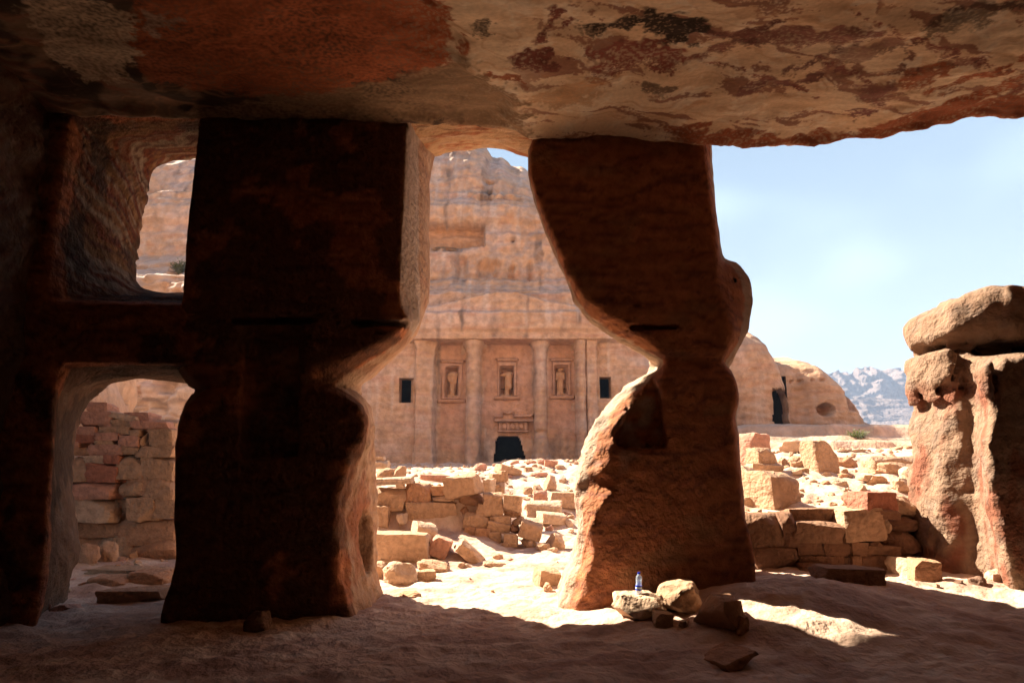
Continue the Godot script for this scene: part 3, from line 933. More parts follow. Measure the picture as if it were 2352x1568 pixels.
func build_outcrop() -> void:
	# the hillside beside the left doorway, which keeps the sun off its steps
	var f := func(p: Vector3) -> float:
		var q := Vector3((p.x + 12.2) / 4.2, (p.y - 1.5) / 8.5, (p.z + 13.2) / 4.6)
		return (q.length() - 1.0) * 2.4 + 0.25 * nz.get_noise_3d(p.x * 0.5, p.y * 1.2, p.z * 0.5) + 0.05 * nf.get_noise_3dv(p * 0.5)
	struct("hillside", nets(Vector3(-17.0, -0.8, -18.8), Vector3(-7.2, 10.6, -8.0), 0.25, f, func(p: Vector3) -> Color: return cliff_tint(p, 0.4, 0.2)), M.cliff)

func build_hall_sides() -> void:
	# side, back and far walls of the hall
	var side := func(i: int, j: int):
		var D := -8.2 + 16.6 * i / 139.0
		var y := -0.5 + 7.2 * j / 71.0
		return Vector3(-5.78 + 0.12 * nz.get_noise_2d(D * 0.8, y * 0.8) + 0.03 * nf.get_noise_2d(D, y * 2.0) + 0.22 * sm(1.2, 0.0, y), y, -D)
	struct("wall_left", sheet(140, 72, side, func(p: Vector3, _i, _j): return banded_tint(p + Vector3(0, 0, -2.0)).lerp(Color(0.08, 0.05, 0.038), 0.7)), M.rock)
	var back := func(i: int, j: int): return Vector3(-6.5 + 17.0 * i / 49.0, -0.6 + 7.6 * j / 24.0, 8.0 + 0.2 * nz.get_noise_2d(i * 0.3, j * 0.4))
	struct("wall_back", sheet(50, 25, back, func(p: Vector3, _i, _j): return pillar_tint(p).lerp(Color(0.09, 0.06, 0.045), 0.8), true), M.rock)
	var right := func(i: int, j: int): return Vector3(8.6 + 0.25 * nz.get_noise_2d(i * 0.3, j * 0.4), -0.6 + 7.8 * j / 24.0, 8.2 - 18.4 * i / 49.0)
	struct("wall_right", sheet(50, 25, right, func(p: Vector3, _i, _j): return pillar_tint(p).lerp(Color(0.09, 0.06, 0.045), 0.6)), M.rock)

# ------------------------------------------------------------------ cliff and carved tomb, 40 m away
const CD := 40.0
func cx(u: float) -> float:
	return at(u, 900.0, CD).x

func cy(v: float) -> float:
	return at(1176.0, v, CD).y

func rect_in(x: float, y: float, r: Array) -> float:
	# > 0 inside a rectangle [x0, y0, x1, y1], distance to its rim
	return minf(minf(x - r[0], r[2] - x), minf(y - r[1], r[3] - y))

# rectangles measured on an enlarged view of the facade
func c4(x0: float, y0: float, x1: float, y1: float) -> Array:
	return [cx(826.9 + 0.2929 * x0), cy(661.5 + 0.2929 * y1), cx(826.9 + 0.2929 * x1), cy(661.5 + 0.2929 * y0)]

func c3(x0: float, y0: float, x1: float, y1: float) -> Array:
	return [cx(808.5 + 0.2929 * x0), cy(257.3 + 0.2929 * y1), cx(808.5 + 0.2929 * x1), cy(257.3 + 0.2929 * y0)]

var bays := []
var niches := []
var cuts := []
var door_poly := PackedVector2Array()
var win_l := []
var court := []
var win_r := []
var win_d := []

func rake_y(x: float) -> float:
	# top line of the low pediment
	return table([[cx(991), cy(708)], [cx(1141), cy(674)], [cx(1185), cy(674)], [cx(1246), cy(692)], [cx(1325), cy(708)], [cx(1420), cy(722)]], x)

func cliff_top(x: float) -> float:
	var y := table([[-60.0, 30.0], [-26.0, 27.0], [-14.0, 27.0], [-6.0, 27.5], [-2.9, 27.3], [-2.1, 26.6], [-1.6, 25.7], [1.0, 24.7], [3.0, 22.6], [6.0, 18.5], [8.6, 12.0], [11.0, 8.0], [13.0, 3.0], [17.0, 1.0]], x)
	return y + 0.35 * nz.get_noise_2d(x * 0.5, 77.0)

func cliff_d(x: float, y: float) -> float:
	var D := CD
	var yl := cy(668)
	var wob := 0.12 * nz.get_noise_2d(x * 0.5, y * 0.3)
	# --- carved front
	var fade := sm(-9.5, -6.5, x) * (1.0 - sm(5.6, 8.0, x))
	var yr := rake_y(x)
	if y < yl:
		var front := 0.0
		# the gable stands proud below its raking line, the frieze below prouder still
		front = lerpf(0.15, -0.75, sm(0.12, -0.06, y - yr))
		front -= 0.3 * sm(0.12, -0.04, y - cy(724.5) - 0.05 * nz.get_noise_2d(x, 1.0))
		front += 0.18 * sm(0.1, -0.1, y - cy(765) - 0.05 * nz.get_noise_2d(x, 4.0))
		if y < cy(786):
			front = lerpf(-0.3, 0.35, sm(0.0, 0.1, rect_in(x, y, court)))
		D += front * fade
		# outer stretches beside the front
		D += 0.1 * (1.0 - fade)
	# --- ledges above, each set back a little: the sun catches their tops
	var ly := y + 0.18 * nz.get_noise_2d(x * 0.35, 3.0)
	for L in [[668.0, 0.6], [657.0, 0.7], [643.0, 0.35], [621.0, 0.8], [500.0, 0.3], [470.0, -0.35], [428.0, 0.45], [410.0, 0.4], [385.0, 0.4]]:
		D += L[1] * sm(-0.08, 0.14, ly - cy(L[0]))
	D += 0.04 * maxf(0.0, y - yl)
	# --- shoulder: the top rolls back
	var top := cliff_top(x)
	D += 5.0 * pow(clampf((y - (top - 7.0)) / 7.0, 0.0, 1.0), 2.2)
	# scooped and broken places
	for k in cuts:
		var q := rect_in(x, y, k[0])
		D += k[1] * sm(0.0, k[2], q + k[3] * nz.get_noise_2d(x * 1.3, y * 1.3))
	for n in niches:
		D += 0.55 * sm(0.0, 0.06, rect_in(x, y, n))
	# left stretch seen through the window: a smooth wall above a talus slope
	if x < -11.0:
		var w := 1.0 - sm(-14.5, -11.0, x)
		var foot := cy(556) + 0.5 * nz.get_noise_2d(x * 0.3, 5.0)
		D -= w * clampf(foot - y, 0.0, 3.6) * (1.15 + 0.25 * nz.get_noise_2d(x * 0.5, y * 0.5))
		D += w * 0.5 * sm(0.0, 0.3, nz.get_noise_2d(x * 0.35, y * 0.9)) * sm(0.0, 0.8, foot - y)
		D += w * 0.7 * sm(-0.1, 0.2, y - cy(382))
	# weathering
	var up := sm(yl - 1.0, yl + 1.5, y)
	D += wob + (0.05 + 0.30 * up) * nz.get_noise_2d(x * 0.4, y * 0.5) + (0.015 + 0.07 * up) * nf.get_noise_2d(x * 0.35, y * 0.6)
	D += 0.10 * (1.0 - fade) * nz.get_noise_2d(x * 0.4, y * 1.6)
	return D

func build_cliff() -> void:
	court = c4(520, 418, 1800, 3000)
	bays = [c4(620, 425, 828, 2000), c4(952, 408, 1352, 2000), c4(1480, 418, 1692, 2000)]
	niches = [c4(667, 614, 765, 846), c4(1096, 610, 1204, 842), c4(1533, 607, 1630, 832)]
	win_l = c4(305, 715, 418, 900)
	win_r = [cx(1376.0), cy(915), cx(1402.0), cy(865)]
	win_d = c4(452, 425, 520, 500)
	door_poly = PackedVector2Array()
	for q in [[1068, 1170], [1085, 1158], [1245, 1158], [1262, 1205], [1300, 1330], [1330, 1480], [1030, 1480], [1050, 1360], [1056, 1240]]:
		door_poly.append(Vector2(cx(826.9 + 0.2929 * q[0]), cy(661.5 + 0.2929 * q[1])))
	cuts = [
		[c3(300, 742, 1018, 945), 1.0, 0.12, 0.06],
		[c3(300, 950, 830, 978), 0.9, 0.15, 0.05],
		[c3(930, 1045, 1150, 1215), 0.45, 0.5, 0.35],
		[c3(760, 1010, 880, 1300), 0.35, 0.35, 0.2],
		[c3(1238, 872, 1286, 914), 0.7, 0.2, 0.0],
		[c3(1210, 1110, 1280, 1235), 0.3, 0.15, 0.1],
		[c3(1380, 1060, 1430, 1235), 0.25, 0.15, 0.1],
		[c3(1000, 300, 1080, 520), 0.6, 0.5, 0.5],
		[c3(850, 440, 1360, 520), -0.5, 0.4, 0.3],
		[c4(452, 425, 520, 500), 0.7, 0.1, 0.0],
	]
	var xs := steps([[-60.0, 3.0], [-26.5, 0.16], [-17.5, 0.6], [-9.6, 0.085], [8.8, 0.3], [16.0, 0.5], [17.0, 1.0]])
	var low := steps([[-1.0, 0.4], [1.6, 0.085], [13.0, 0.085]])
	var n1 := low.size()
	var n2 := 96
	var nb := 10
	var place := func(i: int, j: int):
		var x := xs[i]
		if j < n1:
			var yy := low[j] * minf(1.0, cliff_top(x) / 13.2)
			return Vector3(x, yy, -cliff_d(x, yy))
		var top := cliff_top(x)
		if j < n1 + n2:
			var y := lerpf(13.0 * minf(1.0, top / 13.2), top, (j - n1 + 1.0) / n2)
			return Vector3(x, y, -cliff_d(x, y))
		var k := j - n1 - n2 + 1.0
		return Vector3(x, top + 0.12 * k - 0.03 * k * k + 0.3 * nz.get_noise_2d(x * 0.3, k), -cliff_d(x, top) - 1.2 * k - 0.2 * k * k)
	var tint := func(p: Vector3, _i, _j):
		var yl := cy(668)
		var on_front := sm(yl + 0.4, yl - 0.2, p.y)
		# dressed bays keep a fresher pink face; weathered rock above is streaked
		var bay := -1.0
		for b in bays:
			bay = maxf(bay, rect_in(p.x, p.y, b))
		var fresh := sm(-0.05, 0.1, bay) * sm(cy(1030), cy(960), p.y)
		var c := cliff_tint(p, 0.95 - 0.7 * fresh, 0.55 * (1.0 - on_front) + 0.18 * on_front)
		c = c.lerp(Color(0.47, 0.255, 0.175), 0.6 * fresh)
		for k in [0, 1]:
			if rect_in(p.x, p.y, cuts[k][0]) > 0.08:
				c = c.lerp(Color(0.50, 0.29, 0.165) * (0.95 + 0.15 * nz.get_noise_2d(p.x * 0.5, p.y * 4.0)), 0.85)
		if p.x < -11.0:
			var foot := cy(556) + 0.5 * nz.get_noise_2d(p.x * 0.3, 5.0)
			c = c.lerp(Color(0.47, 0.37, 0.31), 0.75 * sm(-0.1, 0.2, foot - p.y) * sm(-0.3, 0.2, nz.get_noise_2d(p.x * 0.4, p.y * 0.4) + 0.1))
		return c
	var hole := func(p: Vector3) -> bool:
		if p.y > cy(800) or p.y < -0.5 or p.x < -8.0 or p.x > 6.5:
			return false
		if rect_in(p.x, p.y, win_l) > 0.0 or rect_in(p.x, p.y, win_r) > 0.0:
			return true
		return Geometry2D.is_point_in_polygon(Vector2(p.x, p.y), door_poly)
	var m := sheet(xs.size(), n1 + n2 + nb, place, tint, false, NO, hole, Vector3(0, 0, -1.1))
	var o := struct("cliff", m, M.cliff)
	# rooms behind the openings
	for r in [[[-3.2, 0.8, 3.6, 6.6], "tomb_chamber"], [[win_l[0] - 2.0, win_l[1] - 1.0, win_l[2] + 0.6, win_l[3] + 1.2], "side_chamber"], [[win_r[0] - 0.5, win_r[1] - 1.0, win_r[2] + 2.5, win_r[3] + 1.2], "side_chamber"]]:
		room(r[1], r[0], -CD - 0.55, -CD - 6.5)

func room(called: String, r: Array, z0: float, z1: float) -> void:
	var pos := PackedVector3Array()
	var idx := PackedInt32Array()
	var c := [Vector3(r[0], r[1], z0), Vector3(r[2], r[1], z0), Vector3(r[2], r[3], z0), Vector3(r[0], r[3], z0), Vector3(r[0], r[1], z1), Vector3(r[2], r[1], z1), Vector3(r[2], r[3], z1), Vector3(r[0], r[3], z1)]
	for q in [[4, 5, 6, 7], [0, 1, 5, 4], [3, 7, 6, 2], [0, 4, 7, 3], [1, 2, 6, 5]]:
		var b := pos.size()
		for k in q:
			pos.append(c[k])
		idx.append_array(PackedInt32Array([b, b + 2, b + 1, b, b + 3, b + 2]))
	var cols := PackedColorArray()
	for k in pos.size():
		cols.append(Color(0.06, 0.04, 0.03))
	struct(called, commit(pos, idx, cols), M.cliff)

# carved piece standing proud of the rock face: out(s, y) gives how far, s runs -1..1 across
func relief(x0: float, y0: float, x1: float, y1: float, c: float, out: Callable, tint: Callable, D := CD) -> ArrayMesh:
	var nu := maxi(3, int((x1 - x0) / c) + 1)
	var nv := maxi(3, int((y1 - y0) / c) + 1)
	var place := func(i: int, j: int):
		var x := lerpf(x0, x1, clampf((i - 1.0) / (nu - 1), 0.0, 1.0))
		var y := lerpf(y0, y1, clampf((j - 1.0) / (nv - 1), 0.0, 1.0))
		var o: float = out.call(2.0 * (x - x0) / (x1 - x0) - 1.0, y)
		if i == 0 or j == 0 or i == nu + 1 or j == nv + 1:
			o = -0.6
		return Vector3(x, y, -D + o)
	return sheet(nu + 2, nv + 2, place, tint)

func build_tomb() -> void:
	var tomb := thing("rock_tomb", "carved tomb front with four worn columns, three statue niches and a dark doorway", "tomb", Vector3.ZERO)
	var foot := 1.4
	var t1 := func(p: Vector3, _i, _j):
		var c := cliff_tint(p, 0.8, 0.2)
		return c.lerp(Color(0.53, 0.34, 0.25), 0.35 * sm(0.0, 0.4, nz.get_noise_2d(p.x * 2.2, p.y * 0.5)))
	var plain := func(p: Vector3, _i, _j): return cliff_tint(p, 0.2, 0.1).lerp(Color(0.49, 0.275, 0.19), 0.6)
	# engaged columns and corner pilasters: [x0, x1, capital x0, x1, round?, label]
	var top := 661.5 + 0.2929 * 412
	var cap := 661.5 + 0.2929 * 500
	for k in [[430, 592, 412, 622, 0, "broken corner pilaster, its upper part fallen away"], [832, 945, 797, 972, 1, ""], [1362, 1472, 1326, 1490, 1, "engaged column broken off above its lump of base"], [1690, 1780, 1672, 1785, 1, ""], [1762, 1868, 1770, 1882, 0, ""]]:
		var a := cx(826.9 + 0.2929 * k[0])
		var b := cx(826.9 + 0.2929 * k[1])
		var ca := cx(826.9 + 0.2929 * k[2])
		var cb := cx(826.9 + 0.2929 * k[3])
		var mid := (a + b) * 0.5
		var half := (b - a) * 0.5
		var wide := (cb - ca) * 0.5
		var r: int = k[4]
		var shaft := func(s: float, y: float) -> float:
			var full := maxf(half, wide) + 0.12
			var xx := s * full
			var flare := sm(cy(cap + 8), cy(top + 3), y)
			var h := half + (wide - half) * flare * flare + 0.03 * nz.get_noise_2d(y * 0.8, mid) + 0.05 * nf.get_noise_2d(y * 0.25, mid + xx * 0.2)
			# necking ring and swollen worn foot
			h += 0.05 * exp(-pow((y - cy(cap + 4)) / 0.07, 2.0)) + 0.12 * sm(cy(1010), cy(1075), y)
			var e := h - absf(xx)
			var o := 0.0
			if r == 1:
				o = 0.75 * sqrt(maxf(0.0, 1.0 - pow(absf(xx) / h, 2.0))) if e > 0.0 else -0.35
			else:
				o = 0.62 * sm(0.0, 0.1, e) if e > 0.0 else -0.35
			o += 0.12 * flare
			if int(k[0]) == 430:
				o -= 0.4 * sm(cy(865), cy(820), y + 0.5 * nz.get_noise_2d(xx, 2.0)) * sm(-0.2, 0.5, xx)
				o += 0.1 * nz.get_noise_2d(xx * 1.5 + 4.0, y * 0.5)
			if int(k[0]) == 1362:
				# the shaft's foot has broken away, leaving a stub
				var gap := sm(cy(1010), cy(1000), y) * sm(cy(985), cy(995), y)
				o -= 0.3 * gap + 0.25 * sm(cy(1000), cy(990), y) * sm(cy(1018), cy(1012), y)
			return o + 0.03 * nf.get_noise_2d(xx * 0.4 + mid, y * 0.3) - 0.05
		var full2 := maxf(half, wide) + 0.12
		var o := obj("column" if r == 1 else "pilaster", relief(mid - full2, foot, mid + full2, cy(top - 2), 0.06, shaft, t1), M.cliff, tomb)
		if k[5]:
			o.set_meta("label", k[5])
	# niche frames with cornice and sill
	var nf_i := 0
	for q in [[632, 585, 800, 866, 0.05], [1078, 572, 1228, 842, 0.12], [1514, 572, 1658, 838, 0.12]]:
		var n: Array = niches[nf_i]
		var R := c4(q[0], q[1], q[2], q[3])
		var rim: float = q[4]
		var jamb := func(s: float, y: float) -> float:
			var x := lerpf(R[0], R[2], (s + 1.0) * 0.5)
			if rect_in(x, y, [n[0] - 0.02, n[1] - 0.02, n[2] + 0.02, n[3] + 0.02]) > 0.0:
				return -1.3
			return -0.33 + rim * (0.75 + 0.5 * sm(0.08, 0.12, rect_in(x, y, R))) + 0.01 * nf.get_noise_2d(x, y)
		var o := obj("niche_frame", relief(R[0], R[1], R[2], R[3], 0.05, jamb, plain), M.cliff, tomb)
		var crown := c4(q[0] - 22, q[1] - 22, q[2] + 22, q[1])
		var head := func(s: float, y: float) -> float:
			var w: float = (y - crown[1]) / (crown[3] - crown[1])
			return (-0.33 + rim + 0.16 * w) if absf(s) < 0.84 + 0.16 * w else -0.5
		obj("cornice", relief(crown[0], crown[1] + 0.02, crown[2], crown[3], 0.05, head, plain), M.cliff, o)
		var S := c4(q[0] - 26, q[3] + 1, q[2] + 26, q[3] + 30)
		var sill := func(s: float, y: float) -> float:
			return -0.33 + rim + 0.1 * sm(0.3, 0.5, (y - S[1]) / (S[3] - S[1])) + 0.02 * nf.get_noise_2d(s, y)
		obj("sill", relief(S[0], S[1], S[2], S[3] - 0.02, 0.05, sill, plain), M.cliff, o)
		statue(tomb, n, nf_i)
		nf_i += 1
	# doorway hood: a small gable with horned ends over a frieze of three discs
	var G := c4(1055, 955, 1360, 1046)
	var ridge := cx(826.9 + 0.2929 * 1160)
	var gable := func(s: float, y: float) -> float:
		var x := lerpf(G[0], G[2], (s + 1.0) * 0.5)
		var w := absf(x - ridge) / maxf(ridge - G[0], G[2] - ridge)
		var y_top := lerpf(G[3] - 0.3, G[1] + 0.42, pow(w, 0.75)) + 0.12 * sm(0.85, 1.0, w)
		if absf(x - ridge) < 0.33:
			y_top = G[3] - 0.05 - 0.25 * absf(absf(x - ridge) - 0.2)
		if y > y_top:
			return -0.5
		var under := lerpf(G[1], G[1] + 0.55, 1.0 - w) - 0.02
		var o := 0.05 if y > y_top - 0.16 or y < G[1] + 0.12 else -0.16
		return o
	var hood := obj("door_gable", relief(G[0], G[1], G[2], G[3], 0.045, gable, plain), M.cliff, tomb)
	var F := c4(1085, 1050, 1322, 1112)
	var panel := func(s: float, y: float) -> float:
		# grooved blocks between the discs
		var x := lerpf(1085.0, 1322.0, (s + 1.0) * 0.5)
		for b in [1100.0, 1162.0, 1229.0, 1300.0]:
			if absf(x - b) < 14.0:
				return -0.17 + (0.05 if int((x - b + 15.0) / 5.0) % 2 == 1 else 0.0)
		return -0.25
	obj("frieze", relief(F[0], F[1], F[2], F[3], 0.035, panel, plain), M.cliff, tomb)
	for dx in [1131, 1195, 1263]:
		var c := Vector2(cx(826.9 + 0.2929 * dx), cy(661.5 + 0.2929 * 1080))
		var disc := func(s: float, y: float) -> float:
			var d := Vector2(s * 0.19, y - c.y).length()
			return 0.10 * sqrt(maxf(0.0, 1.0 - pow(d / 0.175, 4.0))) - 0.24 if d < 0.175 else -0.5
		obj("disc", relief(c.x - 0.19, c.y - 0.19, c.x + 0.19, c.y + 0.19, 0.03, disc, plain), M.cliff, tomb)
	var B := c4(1078, 1113, 1324, 1128)
	obj("moulding", relief(B[0], B[1], B[2], B[3], 0.05, func(s: float, y: float) -> float: return -0.12, plain), M.cliff, tomb)

func capsule(p: Vector3, a: Vector3, b: Vector3, ra: float, rb: float) -> float:
	var e := b - a
	var h := clampf((p - a).dot(e) / e.length_squared(), 0.0, 1.0)
	return (p - a - e * h).length() - lerpf(ra, rb, h)

func statue(tomb: Node3D, n: Array, kind: int) -> void:
	var w: float = n[2] - n[0]
	var h: float = n[3] - n[1]
	var c := Vector3((n[0] + n[2]) * 0.5, n[1], -CD - 0.58)
	var f := func(p: Vector3) -> float:
		var q := p - c
		var fold := 0.025 * sin(q.x * 38.0 + 3.0 * q.y) * sm(0.75 * h, 0.3 * h, q.y)
		var d := 9.0
		if kind == 0:      # weathered torso, worn away below the hips
			d = capsule(q, Vector3(0.03, 0.55 * h, 0), Vector3(0.05, 0.75 * h, 0), 0.2, 0.23)
			d = smin(d, capsule(q, Vector3(-0.2, 0.76 * h, 0), Vector3(0.28, 0.74 * h, 0), 0.12, 0.12), 0.1)
			d = smin(d, capsule(q, Vector3(-0.24, 0.75 * h, 0.02), Vector3(-0.22, 0.55 * h, 0.05), 0.08, 0.07), 0.06)
			d = smin(d, capsule(q, Vector3(0.26, 0.75 * h, 0.02), Vector3(0.2, 0.48 * h, 0.1), 0.08, 0.06), 0.06)
			d = smin(d, capsule(q, Vector3(0.0, 0.0, -0.02), Vector3(0.03, 0.5 * h, -0.04), 0.2, 0.18), 0.1)
		elif kind == 1:    # cuirassed torso with skirt and one raised arm stump
			d = capsule(q, Vector3(0.1, 0.42 * h, 0), Vector3(0.12, 0.72 * h, 0), 0.2, 0.25)
			d = smin(d, capsule(q, Vector3(-0.1, 0.76 * h, 0), Vector3(0.3, 0.76 * h, 0), 0.13, 0.13), 0.08)
			d = smin(d, capsule(q, Vector3(-0.12, 0.74 * h, 0.02), Vector3(-0.34, 0.72 * h, 0.06), 0.1, 0.08), 0.05)
			d = smin(d, capsule(q, Vector3(0.1, 0.36 * h, 0.0), Vector3(0.1, 0.44 * h, 0), 0.25, 0.22), 0.05)
			d = smin(d, capsule(q, Vector3(0.0, 0.0, -0.06), Vector3(0.04, 0.4 * h, -0.1), 0.2, 0.16), 0.06)
		else:              # draped standing figure without a head
			d = capsule(q, Vector3(-0.05, 0.45 * h, 0), Vector3(-0.03, 0.72 * h, 0), 0.17, 0.2)
			d = smin(d, capsule(q, Vector3(-0.22, 0.76 * h, 0), Vector3(0.16, 0.76 * h, 0), 0.1, 0.1), 0.08)
			d = smin(d, capsule(q, Vector3(0.16, 0.76 * h, 0), Vector3(0.18, 0.55 * h, 0.12), 0.09, 0.06), 0.06)
			d = smin(d, capsule(q, Vector3(-0.22, 0.76 * h, 0), Vector3(-0.26, 0.55 * h, 0.1), 0.09, 0.06), 0.06)
			d = smin(d, capsule(q, Vector3(-0.12, 0.1, 0.02), Vector3(-0.08, 0.45 * h, 0.02), 0.12, 0.15), 0.06)
			d = smin(d, capsule(q, Vector3(0.04, 0.1, 0.02), Vector3(0.02, 0.45 * h, 0.02), 0.1, 0.15), 0.06)
			d = smin(d, capsule(q, Vector3(-0.1, 0.9 * h, -0.05), Vector3(0.1, 0.93 * h, -0.05), 0.1, 0.09), 0.04)
		d = minf(d, maxf(absf(q.x) - w * 0.42, maxf(absf(q.y - 0.02) - 0.07, absf(q.z) - 0.2)))
		return d + fold + 0.02 * nf.get_noise_3dv(p)
	var tint := func(p: Vector3) -> Color: return Color(0.50, 0.32, 0.20).lerp(Color(0.45, 0.25, 0.14), 0.5 + nz.get_noise_3d(p.x * 2.0, p.y * 3.0, p.z))
	var o := obj("statue", nets(c + Vector3(-0.5, -0.1, -0.4), c + Vector3(0.55, h, 0.45), 0.05, f, tint), M.cliff, tomb)
	o.set_meta("label", ["weathered headless torso in the left niche", "headless armoured torso in the middle niche", "headless draped figure in the right niche"][kind])

# ------------------------------------------------------------------ domed rocks, ledge, mountains
func dome(called: String, xs: PackedFloat32Array, y0: float, top: Callable, depth: Callable, tint: Callable, n: int, hole: Callable, back := 1.6) -> MeshInstance3D:
	var place := func(i: int, j: int):
		var x := xs[i]
		var t: float = top.call(x)
		if j < n:
			var y := lerpf(y0, t, float(j) / (n - 1))
			var d: float = depth.call(x, y, t)
			return Vector3(x, y, -d)
		var k := j - n + 1.0
		var d2: float = depth.call(x, t, t)
		return Vector3(x, t + 0.02 * back * k - 0.02 * back * k * k, -(d2 + back * (0.5 * k + 0.12 * k * k)))
	return struct(called, sheet(xs.size(), n + 8, place, tint, false, NO, hole, Vector3(0, 0, -1.0)), M.cliff)

func build_domes() -> void:
	var Da := 41.0
	var X := func(u: float) -> float: return at(u, 850.0, Da + 1.5).x
	var Y := func(v: float) -> float: return at(1176.0, v, Da + 1.5).y
	var sky_a := []
	for q in [[1560, 800], [1620, 790], [1680, 768], [1700, 760], [1722, 759], [1745, 775], [1762, 808], [1776, 860], [1786, 910], [1795, 990], [1830, 1060]]:
		sky_a.append([X.call(q[0]), Y.call(q[1])])
	var sky_b := []
	for q in [[1740, 812], [1768, 811], [1800, 807], [1842, 810], [1870, 829], [1900, 858], [1925, 893], [1942, 925], [1946, 945], [1962, 960], [2000, 974], [2030, 1000], [2100, 1030]]:
		sky_b.append([X.call(q[0]), Y.call(q[1])])
	var door := [X.call(1740.0), Y.call(988.0), X.call(1776.0), Y.call(901.0)]
	var top_a := func(x: float) -> float: return table(sky_a, x) + 0.08 * nz.get_noise_2d(x * 1.5, 2.0)
	var dep_a := func(x: float, y: float, t: float) -> float:
		var w := clampf((y - t + 2.6) / 2.6, 0.0, 1.0)
		return Da - 0.6 + 2.2 * w * w * w + 0.12 * nz.get_noise_2d(x * 0.5, y * 1.5) + 0.04 * nf.get_noise_2d(x * 0.4, y * 0.7) + 3.0 * sm(X.call(1768.0), X.call(1830.0), x)
	var hole := func(p: Vector3) -> bool:
		return rect_in(p.x + 0.12 * nz.get_noise_2d(p.y * 1.2, 6.0), p.y, door) > 0.0
	var tint := func(p: Vector3, _i, _j): return cliff_tint(p, 0.75, 0.2).lerp(Color(0.50, 0.29, 0.165), 0.3)
	dome("rock_dome", steps([[X.call(1560.0), 0.11], [X.call(1830.0), 1.0]]), 1.0, top_a, dep_a, tint, 110, hole)
	room("cave_room", [door[0] - 1.5, door[1] - 0.4, door[2] + 0.12, door[3] + 0.8], -Da + 0.1, -Da - 4.5)
	var pot := Vector2(X.call(1860.0), Y.call(946.0))
	var al := [X.call(1905.0), Y.call(952.0), X.call(1926.0), Y.call(905.0)]
	var top_b := func(x: float) -> float: return table(sky_b, x) + 0.1 * nz.get_noise_2d(x * 1.2, 9.0)
	var dep_b := func(x: float, y: float, t: float) -> float:
		var w := clampf((y - t + 2.4) / 2.4, 0.0, 1.0)
		var d := Da + 0.5 + 2.6 * w * w * w + 0.14 * nz.get_noise_2d(x * 0.5, y * 1.6) + 0.04 * nf.get_noise_2d(x * 0.4, y * 0.7)
		d -= 1.0 * sm(X.call(1800.0), X.call(1880.0), x)
		d += 1.1 * sm(1.0, 0.75, Vector2((x - pot.x) / 0.42, (y - pot.y) / 0.4).length())
		d += 0.7 * sm(0.0, 0.2, rect_in(x, y, al))
		for q in [1800.0, 1818.0, 1840.0, 1858.0]:
			d += 0.25 * sm(0.11, 0.05, Vector2(x - X.call(q), y - Y.call(881.0)).length())
		d += 0.35 * sm(-0.06, 0.06, y - Y.call(824.0) + 0.2 * nz.get_noise_2d(x * 0.6, 4.0)) + 0.3 * sm(-0.05, 0.05, y - Y.call(838.0) + 0.2 * nz.get_noise_2d(x * 0.6, 14.0))
		return d
	dome("rock_dome", steps([[X.call(1740.0), 0.11], [X.call(2020.0), 0.4], [X.call(2100.0), 1.0]]), 1.0, top_b, dep_b, tint, 100, func(p: Vector3) -> bool: return p.x < X.call(1783.0) and p.y < Y.call(880.0))
	# low smooth ledges before the domes
	var xs := steps([[8.0, 0.14], [27.0, 0.5], [44.0, 1.0]])
	var ds := steps([[27.0, 0.1], [36.0, 0.3], [43.0, 1.0]])
	var place := func(i: int, j: int):
		var x := xs[i]
		var D := ds[j] + 0.9 * nz.get_noise_2d(x * 0.16, 4.0)
		var y := 2.45 + 0.5 * sm(28.0, 28.7, D) + 0.28 * sm(30.2, 31.0, D + 0.8 * nz.get_noise_2d(x * 0.25, 8.0)) + 0.62 * sm(32.0, 32.8, D + 1.2 * nz.get_noise_2d(x * 0.2, 12.0)) + 0.3 * sm(33.0, 37.0, D)
		# scooped bays under the ledges
		y -= 0.35 * sm(0.15, 0.4, nz.get_noise_2d(x * 0.22, 30.0)) * sm(30.0, 29.0, D)
		return Vector3(x, y + 0.1 * nz.get_noise_2d(x * 0.3, ds[j] * 0.6) + 0.02 * nf.get_noise_2d(x * 0.4, ds[j]), -ds[j])
	struct("rock_ledge", sheet(xs.size(), ds.size(), place, func(p: Vector3, _i, _j): return cliff_tint(Vector3(p.x, p.y * 3.0, 0), 0.1, 0.25).lerp(Color(0.49, 0.34, 0.25), 0.5)), M.cliff)
	# sunlit hill beyond the stump at the right edge
	var hill := func(p: Vector3) -> float:
		var q := Vector3((p.x - 22.6) / 6.2, (p.y - 1.0) / 6.5, (p.z + 24.0) / 6.0)
		return (q.length() - 1.0) * 4.5 + 0.35 * nz.get_noise_3d(p.x * 0.25, p.y * 0.7, p.z * 0.25) + 0.08 * nf.get_noise_3d(p.x * 0.3, p.y * 0.5, p.z * 0.3)
	struct("hill", nets(Vector3(15.6, 1.0, -31.0), Vector3(29.5, 8.4, -17.0), 0.3, hill, func(p: Vector3) -> Color: return Color(0.55, 0.35, 0.26)), M.cliff)

